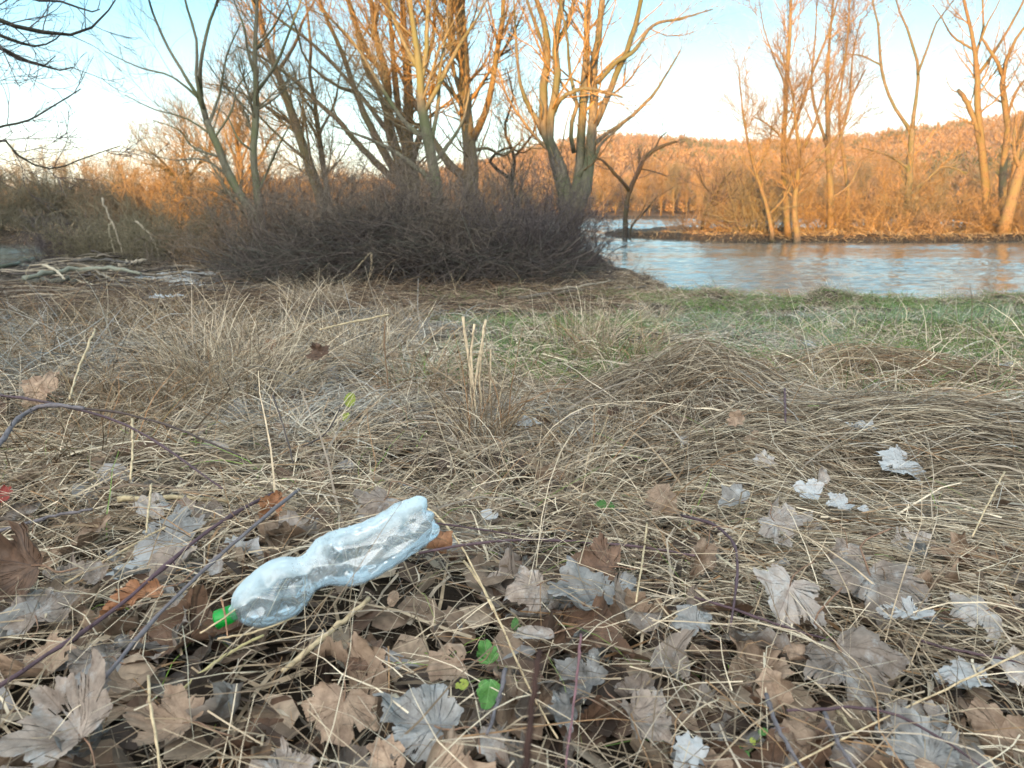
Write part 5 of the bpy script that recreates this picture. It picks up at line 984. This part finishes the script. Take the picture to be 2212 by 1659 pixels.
# driftwood
LOGS = [
 ([(53, 601), (134, 585), (203, 575), (260, 580), (303, 591)], 11, (.19, .20, .16), 'long curved grey-green bough on top of the driftwood at the left', .14),
 ([(50, 607), (105, 611), (165, 604)], 15, (.09, .09, .075), 'thick dark log under the curved bough', .07),
 ([(160, 563), (227, 558), (285, 570)], 7, (.07, .065, .06), 'dark thin bough behind the curved one', .15),
 ([(258, 572), (317, 562)], 10, (.33, .29, .23), 'short pale log at the right end of the driftwood', .12),
 ([(92, 573), (120, 578), (139, 602)], 6, (.42, .36, .27), 'pale crooked branch sticking out over the dark log', .18),
 ([(-12, 580), (49, 563), (92, 559)], 10, (.08, .09, .06), 'mossy dark bough at the left edge of the driftwood', .12),
 ([(190, 579), (228, 597), (262, 617)], 6, (.17, .15, .12), 'slanting grey branch below the curved bough', .08),
 ([(163, 604), (213, 619)], 4, (.42, .37, .28), 'thin pale stick on the frosty ground below the driftwood', .05),
 ([(260, 600), (358, 606)], 5, (.33, .28, .21), 'straight pale stick lying level on the frosty ground', .05),
 ([(324, 643), (404, 639)], 10, (.45, .50, .54), 'frosted white pole lying before the brush at the left', .05),
 ([(430, 606), (480, 590)], 5, (.11, .09, .07), 'dark stick near the left end of the brush', .05),
 ([(1122, 643), (1219, 635), (1300, 618), (1340, 626), (1395, 619)], 9, (.12, .10, .08), 'dark half-buried log at the foot of the brush near the river', .07),
 ([(1195, 626), (1260, 620), (1320, 606)], 6, (.25, .21, .16), 'pale branch lying above the half-buried log', .14),
 ([(560, 640), (620, 634), (690, 630)], 9, (.10, .08, .065), 'dark board-like log before the brush left of the ragged weeds', .06)]
for i, (pts, w, c, lab, h) in enumerate(LOGS): line(pts, w, c, lab, 'driftwood', 'driftwood_log', h=h, k=9, rough=.25, seed=80+i, knots=True)
for i, (pts, w, c, lab) in enumerate([
 ([(222, 427), (230, 455), (246, 490), (266, 550)], 5, (.30, .26, .2), 'leaning pale dead stem above the driftwood'),
 ([(292, 478), (325, 508), (346, 555)], 4.5, (.33, .29, .22), 'second leaning pale stem, right of the first above the driftwood'),
 ([(240, 480), (236, 500), (248, 548)], 4, (.28, .25, .18), 'short crooked pale stem left of the leaning ones')]): line(pts, w, c, lab, 'dead stem', 'dead_stem', depth=12.5, seed=30+i, rough=.3)
n = 420; x = rng.uniform(-8.2, -2.6, n); y = rng.uniform(9.0, 13.6, n); a = rng.normal(size=n)*.5; L = rng.uniform(.2, 1.1, n); t_ = np.linspace(-.5, .5, 6)
P = np.stack([x[:, None]+np.cos(a)[:, None]*L[:, None]*t_, y[:, None]+np.sin(a)[:, None]*L[:, None]*t_, np.zeros((n, 6))], -1); P[:, :, 2] = G(P[:, :, 0], P[:, :, 1])+rng.uniform(.01, .12, n)[:, None]; P += np.cumsum(rng.normal(size=P.shape)*.01, 1)
g_ = Geo(); g_.tubes(P, (.004+.018*rng.random(n)**2)[:, None]*np.linspace(1, .5, 6)[None], 5, palette(np.array([(.06, .05, .045), (.15, .13, .105), (.34, .29, .22)]), [4, 3, .8], n, rng)); tag(g_.build('branch_litter', M['stick']), 'broken sticks strewn round the driftwood at the left', 'sticks', kind='stuff')
# thin ice and frost on the ground
m, t, b = newmat('thin_ice', .35, .5); g = nd(t, 'ShaderNodeNewGeometry'); n_ = nd(t, 'ShaderNodeTexNoise', Scale=7.0, Detail=8.0, Roughness=.7); t.links.new(g.outputs['Position'], n_.inputs['Vector'])
r = ramp(t, [(.4, (.30, .31, .31)), (.6, (.62, .68, .72))]); t.links.new(n_.outputs[0], r.inputs[0]); t.links.new(r.outputs[0], b.inputs['Base Color']); bump(t, b, n_.outputs[0], .4, .01); M['ice'] = m
for i, (px, py, rx, ry, lab) in enumerate([(222, 636, .32, .30, 'bluish sheet of thin ice on the ground at the left'), (395, 596, .55, .5, 'frost-white patch of ground at the left end of the brush'), (330, 612, .5, .3, 'grey frosted patch between the level stick and the ice sheet'), (440, 612, .5, .35, 'frosted patch nearest the brush'), (215, 646, .12, .10, 'small bright white sliver of ice')]):
    p = gp(px, py); k = 40; rg = np.random.default_rng(600+i); a = np.arange(k)/k*6.283; rr = 1+.35*fbm(np.cos(a)*2+9*i, np.sin(a)*2, 5)+.1*rg.normal(size=k)
    V = [np.array([p[0], p[1]])]; rings_ = [.3, .6, .85, 1]
    V = np.vstack([V]+[np.column_stack([p[0]+np.cos(a)*rr*rx*s_, p[1]+np.sin(a)*rr*ry*s_]) for s_ in rings_]); Z = G(V[:, 0], V[:, 1])+.022; Z[-k:] -= .03
    i_ = 1+np.arange(4*k).reshape(4, k); j_ = np.roll(i_, -1, 1); Q = np.stack([i_[:-1], i_[1:], j_[1:], j_[:-1]], -1).reshape(-1, 4)
    tag(mesh('ice_patch', np.column_stack([V, Z]), [Q, np.stack([np.zeros(k, int), i_[0], j_[0]], -1)], M['ice'], smooth=True, loc=(p[0], p[1], float(G(p[0], p[1])))), lab, 'ice')
# seedlings
LOBED = np.array([(0, 0), (.16, .02), (.36, .12), (.44, .26), (.36, .36), (.46, .46), (.34, .58), (.28, .62), (.30, .78), (.16, .92), (0, 1.02)])
def seedling(px, py, label, parts):
    p = gp(px, py, .0); th = thing('green_seedling', p, label, 'seedling')
    for i, (lx, ly, size, kd, yaw, tilt, sh, h) in enumerate(parts):
        o = make_leaf(lx, ly, size, kd, None, yaw=yaw, tilt=tilt, shape=sh, curl=.25, fold=.15, h=h, seed=700+i+px, stalk=False, name='leaf', cat=None); loc = Vector(o.location); o.parent = th; o.location = loc-Vector(p)
        q = resample([np.array(loc)-p, (np.array(loc)-p)*.5+[.006, 0, .006], [0, 0, 0]], 8); g_ = Geo(); g_.tubes(q[None], np.full((1, 8), .0011), 5, (.22, .25, .10)); g_.build('stem', M['stick'], th)
seedling(1075, 1470, 'bright green seedling with two lobed leaves at the bottom centre', [(1052, 1412, 90, 'green', 15, 62, LOBED, .07), (1056, 1492, 98, 'green', 170, 58, LOBED, .06), (1000, 1478, 52, 'lime', 110, 40, OVAL, .05)])
seedling(1118, 1375, 'small green shoot behind the seedling and the rolled leaf', [(1112, 1350, 48, 'green', -10, 65, OVAL, .05)])
seedling(1615, 1625, 'low round-leaved green plant at the bottom right', [(1608, 1632, 52, 'green', 20, 40, OVAL, .03), (1650, 1580, 40, 'green', 100, 50, OVAL, .04), (1625, 1600, 30, 'lime', 200, 40, OVAL, .03)])
seedling(1330, 1105, 'wilted green leaf beside the lone tan leaf', [(1300, 1090, 42, 'green', 90, 50, LOBED, .05), (1322, 1094, 30, 'green', 10, 60, OVAL, .05)])
seedling(815, 1140, 'pale green leaf half hidden behind the bottle', [(818, 1128, 34, 'lime', 20, 60, OVAL, .04)])
seedling(755, 890, 'green-brown drooping blade plant left of the tall straw stalks', [(757, 862, 60, 'lime', 175, 75, OVAL, .10), (748, 900, 40, 'lime', 170, 75, OVAL, .06)])

# ------------------------------------------------------------------ the crushed bottle
def zpx(zx, zy): return ((500+zx/3.456)*.8641, (1200+zy/3.456)*.8641)
SEC = [(262, 1170, 62, .016), (300, 1148, 68, .024), (318, 1135, 112, .03), (345, 1122, 150, .034), (410, 1098, 196, .036), (480, 1062, 226, .038), (560, 1020, 248, .042), (640, 975, 262, .045), (725, 930, 266, .048), (800, 888, 246, .051), (850, 855, 216, .054), (895, 832, 176, .057), (940, 806, 158, .060), (985, 776, 164, .064), (1035, 742, 190, .067), (1090, 716, 222, .070), (1160, 694, 248, .074), (1240, 678, 262, .079), (1320, 660, 262, .083), (1410, 622, 248, .088), (1500, 580, 238, .093), (1590, 532, 232, .099), (1670, 486, 230, .105), (1740, 440, 230, .110), (1810, 394, 228, .114), (1870, 358, 220, .118), (1915, 332, 205, .121), (1945, 315, 180, .123), (1968, 302, 140, .125), (1960, 306, 80, .125), (1945, 315, 20, .124)]
sec = []; bg0 = float(G(-.2, 1.0))
for zx, zy, r_, hz in SEC:
    px, py = zpx(zx, zy); d = dirpx(px, py); s_ = (bg0+hz-EYE[2])/d[2]; Pp = EYE+d*s_; dep = s_; sec.append([*Pp, r_/3.456*.8641/FPX*dep])
sec = np.array(sec); ax = norm(sec[26, :3]-sec[3, :3]); NB = 110; KB = 72
dd_ = np.concatenate([[0], np.cumsum(np.linalg.norm(np.diff(sec, axis=0), axis=1))]); u_ = np.linspace(0, dd_[-1], NB); S = np.stack([np.interp(u_, dd_, sec[:, j]) for j in range(4)], 1)
for _ in range(3): S[2:-2] = (S[1:-3]+2*S[2:-2]+S[3:-1])/4
T = np.repeat(ax[None], NB, 0); side = norm(np.cross(ax, [0, 0, 1])); upv = np.cross(side, ax); th_ = np.arange(KB)/KB*2*math.pi
along = (S[:, :3]-sec[0, :3])@ax; Ltot = along.max(); lt = along/Ltot; A_, B_ = np.meshgrid(th_, lt)
rad_ = np.repeat(S[:, 3:4], KB, 1); rg = np.random.default_rng(8)
def dent(t0, a0, st, sa, amp):
    da = (A_-a0+math.pi) % (2*math.pi)-math.pi; return amp*np.maximum(0, 1-np.abs((B_-t0)/st)-np.abs(da/sa))
crush = np.zeros_like(rad_)                                             # sharp-edged dents of the crumpled plastic
for q in [(.22, .9, .10, .6, .30), (.30, .35, .08, .55, .26), (.15, .2, .08, .6, .20), (.25, -.3, .10, .5, .22), (.36, .0, .06, .7, .18), (.56, -.2, .10, .45, .25), (.62, .35, .14, .5, .22), (.80, .0, .12, .35, .20), (.72, -.5, .10, .4, .18), (.5, .8, .06, .6, .12), (.9, .45, .07, .4, .14), (.66, 1.0, .12, .35, .10)]: crush += dent(*q)
for _ in range(26): crush += dent(rg.uniform(.1, .95), rg.uniform(-2.5, 3.5), rg.uniform(.03, .09), rg.uniform(.2, .5), rg.uniform(.04, .11))
fade = sm(.03, .12, B_); rad_ = rad_*(1-1.35*crush.clip(0, .42)*fade)
endm = sm(.90, .985, B_); pet = .5+.5*np.cos(5*(A_-.35)); rad_ = rad_*(1-.13*endm*(1-pet)); ring_ = .012*np.sin(B_*95)*(sm(.45, .55, B_))*(1-endm); rad_ = rad_*(1+ring_)
V = S[:, None, :3]+rad_[..., None]*(np.cos(A_)[..., None]*side+np.sin(A_)[..., None]*upv)
V[-12:] += (ax*.008)[None, None]*(pet[-12:, :, None])*np.minimum(1, (rad_[-12:]/.02))[..., None]
i_ = np.arange(NB*KB).reshape(NB, KB); j_ = np.roll(i_, -1, 1); Q = np.stack([i_[:-1], i_[1:], j_[1:], j_[:-1]], -1).reshape(-1, 4)
m = bpy.data.materials.new('clear_plastic'); m.use_nodes = True; t = m.node_tree; t.nodes.clear(); out = nd(t, 'ShaderNodeOutputMaterial')
tp = nd(t, 'ShaderNodeBsdfTransparent'); tp.inputs[0].default_value = (.93, .96, .98, 1); gl_ = nd(t, 'ShaderNodeBsdfGlossy', Roughness=.08); gl_.inputs[0].default_value = (.95, .97, 1, 1)
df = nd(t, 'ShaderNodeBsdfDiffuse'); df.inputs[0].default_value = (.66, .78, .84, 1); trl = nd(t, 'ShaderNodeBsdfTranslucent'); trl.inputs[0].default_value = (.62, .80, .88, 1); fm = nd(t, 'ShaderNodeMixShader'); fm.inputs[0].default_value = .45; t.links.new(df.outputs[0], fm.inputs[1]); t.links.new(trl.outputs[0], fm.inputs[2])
lw = nd(t, 'ShaderNodeFresnel', IOR=1.55); g = nd(t, 'ShaderNodeNewGeometry'); n1_ = nd(t, 'ShaderNodeTexNoise', Scale=55.0, Detail=8.0, Roughness=.7); n2_ = nd(t, 'ShaderNodeTexNoise', Scale=17.0, Detail=4.0); t.links.new(g.outputs['Position'], n1_.inputs['Vector']); t.links.new(g.outputs['Position'], n2_.inputs['Vector'])
bp = nd(t, 'ShaderNodeBump', Strength=.35, Distance=.003); t.links.new(n2_.outputs[0], bp.inputs['Height']); t.links.new(bp.outputs[0], gl_.inputs['Normal'])
ms1 = nd(t, 'ShaderNodeMath', operation='MULTIPLY_ADD'); t.links.new(lw.outputs[0], ms1.inputs[0]); ms1.inputs[1].default_value = 1.35; ms1.inputs[2].default_value = .05; ms1.use_clamp = True
mA = nd(t, 'ShaderNodeMixShader'); t.links.new(ms1.outputs[0], mA.inputs[0]); t.links.new(tp.outputs[0], mA.inputs[1]); t.links.new(gl_.outputs[0], mA.inputs[2])
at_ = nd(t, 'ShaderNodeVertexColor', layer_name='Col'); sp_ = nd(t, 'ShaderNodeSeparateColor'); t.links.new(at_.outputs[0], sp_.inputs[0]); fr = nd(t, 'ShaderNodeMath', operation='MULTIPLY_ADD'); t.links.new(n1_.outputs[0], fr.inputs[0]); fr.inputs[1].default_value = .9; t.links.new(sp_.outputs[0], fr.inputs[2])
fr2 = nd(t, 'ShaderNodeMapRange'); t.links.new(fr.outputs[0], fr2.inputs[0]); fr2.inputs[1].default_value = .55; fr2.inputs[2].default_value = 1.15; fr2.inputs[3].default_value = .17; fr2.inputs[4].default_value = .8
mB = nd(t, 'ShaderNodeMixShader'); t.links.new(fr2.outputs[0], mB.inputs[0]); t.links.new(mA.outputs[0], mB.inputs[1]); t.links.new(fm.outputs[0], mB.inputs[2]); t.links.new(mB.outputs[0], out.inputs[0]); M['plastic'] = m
# condensation plus the sky's reflection, painted pale on the upward side, wavy edge
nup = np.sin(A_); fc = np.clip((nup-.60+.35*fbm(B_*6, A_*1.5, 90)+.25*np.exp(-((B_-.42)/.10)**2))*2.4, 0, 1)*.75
p0 = np.array([sec[8, 0], sec[8, 1], bg0]); bot = thing('plastic_bottle', p0, 'crushed clear plastic bottle with a green cap lying on straw and leaves', 'bottle')
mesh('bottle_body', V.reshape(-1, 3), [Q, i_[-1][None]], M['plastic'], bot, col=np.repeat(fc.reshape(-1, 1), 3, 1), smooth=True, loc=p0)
# cap with grip ridges
m, t, b = newmat('green_plastic', .35, .5); b.inputs['Base Color'].default_value = (.0, .26, .03, 1); M['cap'] = m
kc = 96; ca_ = np.arange(kc)/kc*2*math.pi; rc = sec[0, 3]*1.32; rid = 1+.035*(np.cos(ca_*24) > 0); prof = [(.010, .80, 0), (.010, .97, 1), (.0035, 1.0, 1), (.003, 1.03, 0), (-.0005, 1.03, 0), (-.0015, 1.0, 1), (-.013, 1.0, 1), (-.0155, .95, 1), (-.0165, .82, 0), (-.0165, .4, 0)]
tilt = norm(ax+side*.10-np.array([0, 0, .10])); s2 = norm(np.cross(tilt, [0, 0, 1])); u2 = np.cross(s2, tilt); Vc = []
for dz, rf_, rg_ in prof: Vc.append(sec[0, :3]+tilt*(dz-.002)+(rc*rf_*(rid if rg_ else 1))[:, None]*(np.cos(ca_)[:, None]*s2+np.sin(ca_)[:, None]*u2) if rg_ else sec[0, :3]+tilt*(dz-.002)+rc*rf_*(np.cos(ca_)[:, None]*s2+np.sin(ca_)[:, None]*u2))
i2 = np.arange(len(prof)*kc).reshape(len(prof), kc); j2 = np.roll(i2, -1, 1); Q2 = np.stack([i2[:-1], j2[:-1], j2[1:], i2[1:]], -1).reshape(-1, 4)
mesh('cap', np.concatenate(Vc), [Q2, i2[-1][None]], M['cap'], bot, loc=p0)
# drops of melt water clinging to the plastic
m, t, b = newmat('water_drops', .03, .8); b.inputs['Base Color'].default_value = (.9, .95, 1, 1); b.inputs['Transmission Weight'].default_value = .75; b.inputs['IOR'].default_value = 1.33; M['drops'] = m
nd_ = 420; ib = rg.integers(38, 100, nd_); ik = rg.integers(0, 36, nd_); ik = (ik-8) % KB; cen = V[ib, ik]+rg.normal(size=(nd_, 3))*.0015; axc = S[ib, :3]; nn = norm(V[ib, ik]-axc); cen = V[ib, ik]
sz = rg.uniform(.0004, .0013, nd_)*np.where(rg.random(nd_) < .06, 1.8, 1); la = np.array([0, .5, 1.0, 1.4]); lo = np.arange(6)/6*6.283; tU = norm(np.cross(nn, [.3, .5, .8])); tW = np.cross(nn, tU)
Vd = np.concatenate([cen[:, None]+sz[:, None, None]*(math.cos(q)*(np.cos(lo)[None, :, None]*tU[:, None]+np.sin(lo)[None, :, None]*tW[:, None])+math.sin(q)*.7*nn[:, None]) for q in la], 1); idx = np.arange(nd_*24).reshape(nd_, 4, 6); nx = np.roll(idx, -1, 2)
mesh('water_drops', Vd.reshape(-1, 3), [np.stack([idx[:, :-1], nx[:, :-1], nx[:, 1:], idx[:, 1:]], -1).reshape(-1, 4), idx[:, -1]], M['drops'], bot, smooth=True, loc=p0)['kind'] = 'stuff'

# thin winter haze over the river valley
hx, hy, hz0, hz1 = (-1350, 1350), (-1350, 1350), -4.0, 125.0
V = np.array([(x_, y_, z_) for z_ in (hz0, hz1) for y_ in hy for x_ in hx], float); Fh = np.array([(0, 2, 3, 1), (4, 5, 7, 6), (0, 1, 5, 4), (2, 6, 7, 3), (0, 4, 6, 2), (1, 3, 7, 5)])
m = bpy.data.materials.new('haze'); m.use_nodes = True; t = m.node_tree; t.nodes.clear(); o_ = nd(t, 'ShaderNodeOutputMaterial'); pv = nd(t, 'ShaderNodeVolumePrincipled'); pv.inputs['Color'].default_value = (.85, .9, 1, 1); pv.inputs['Density'].default_value = .00012; t.links.new(pv.outputs[0], o_.inputs['Volume'])
tag(mesh('haze', V, Fh, m), 'thin haze in the river valley', 'haze', kind='stuff')
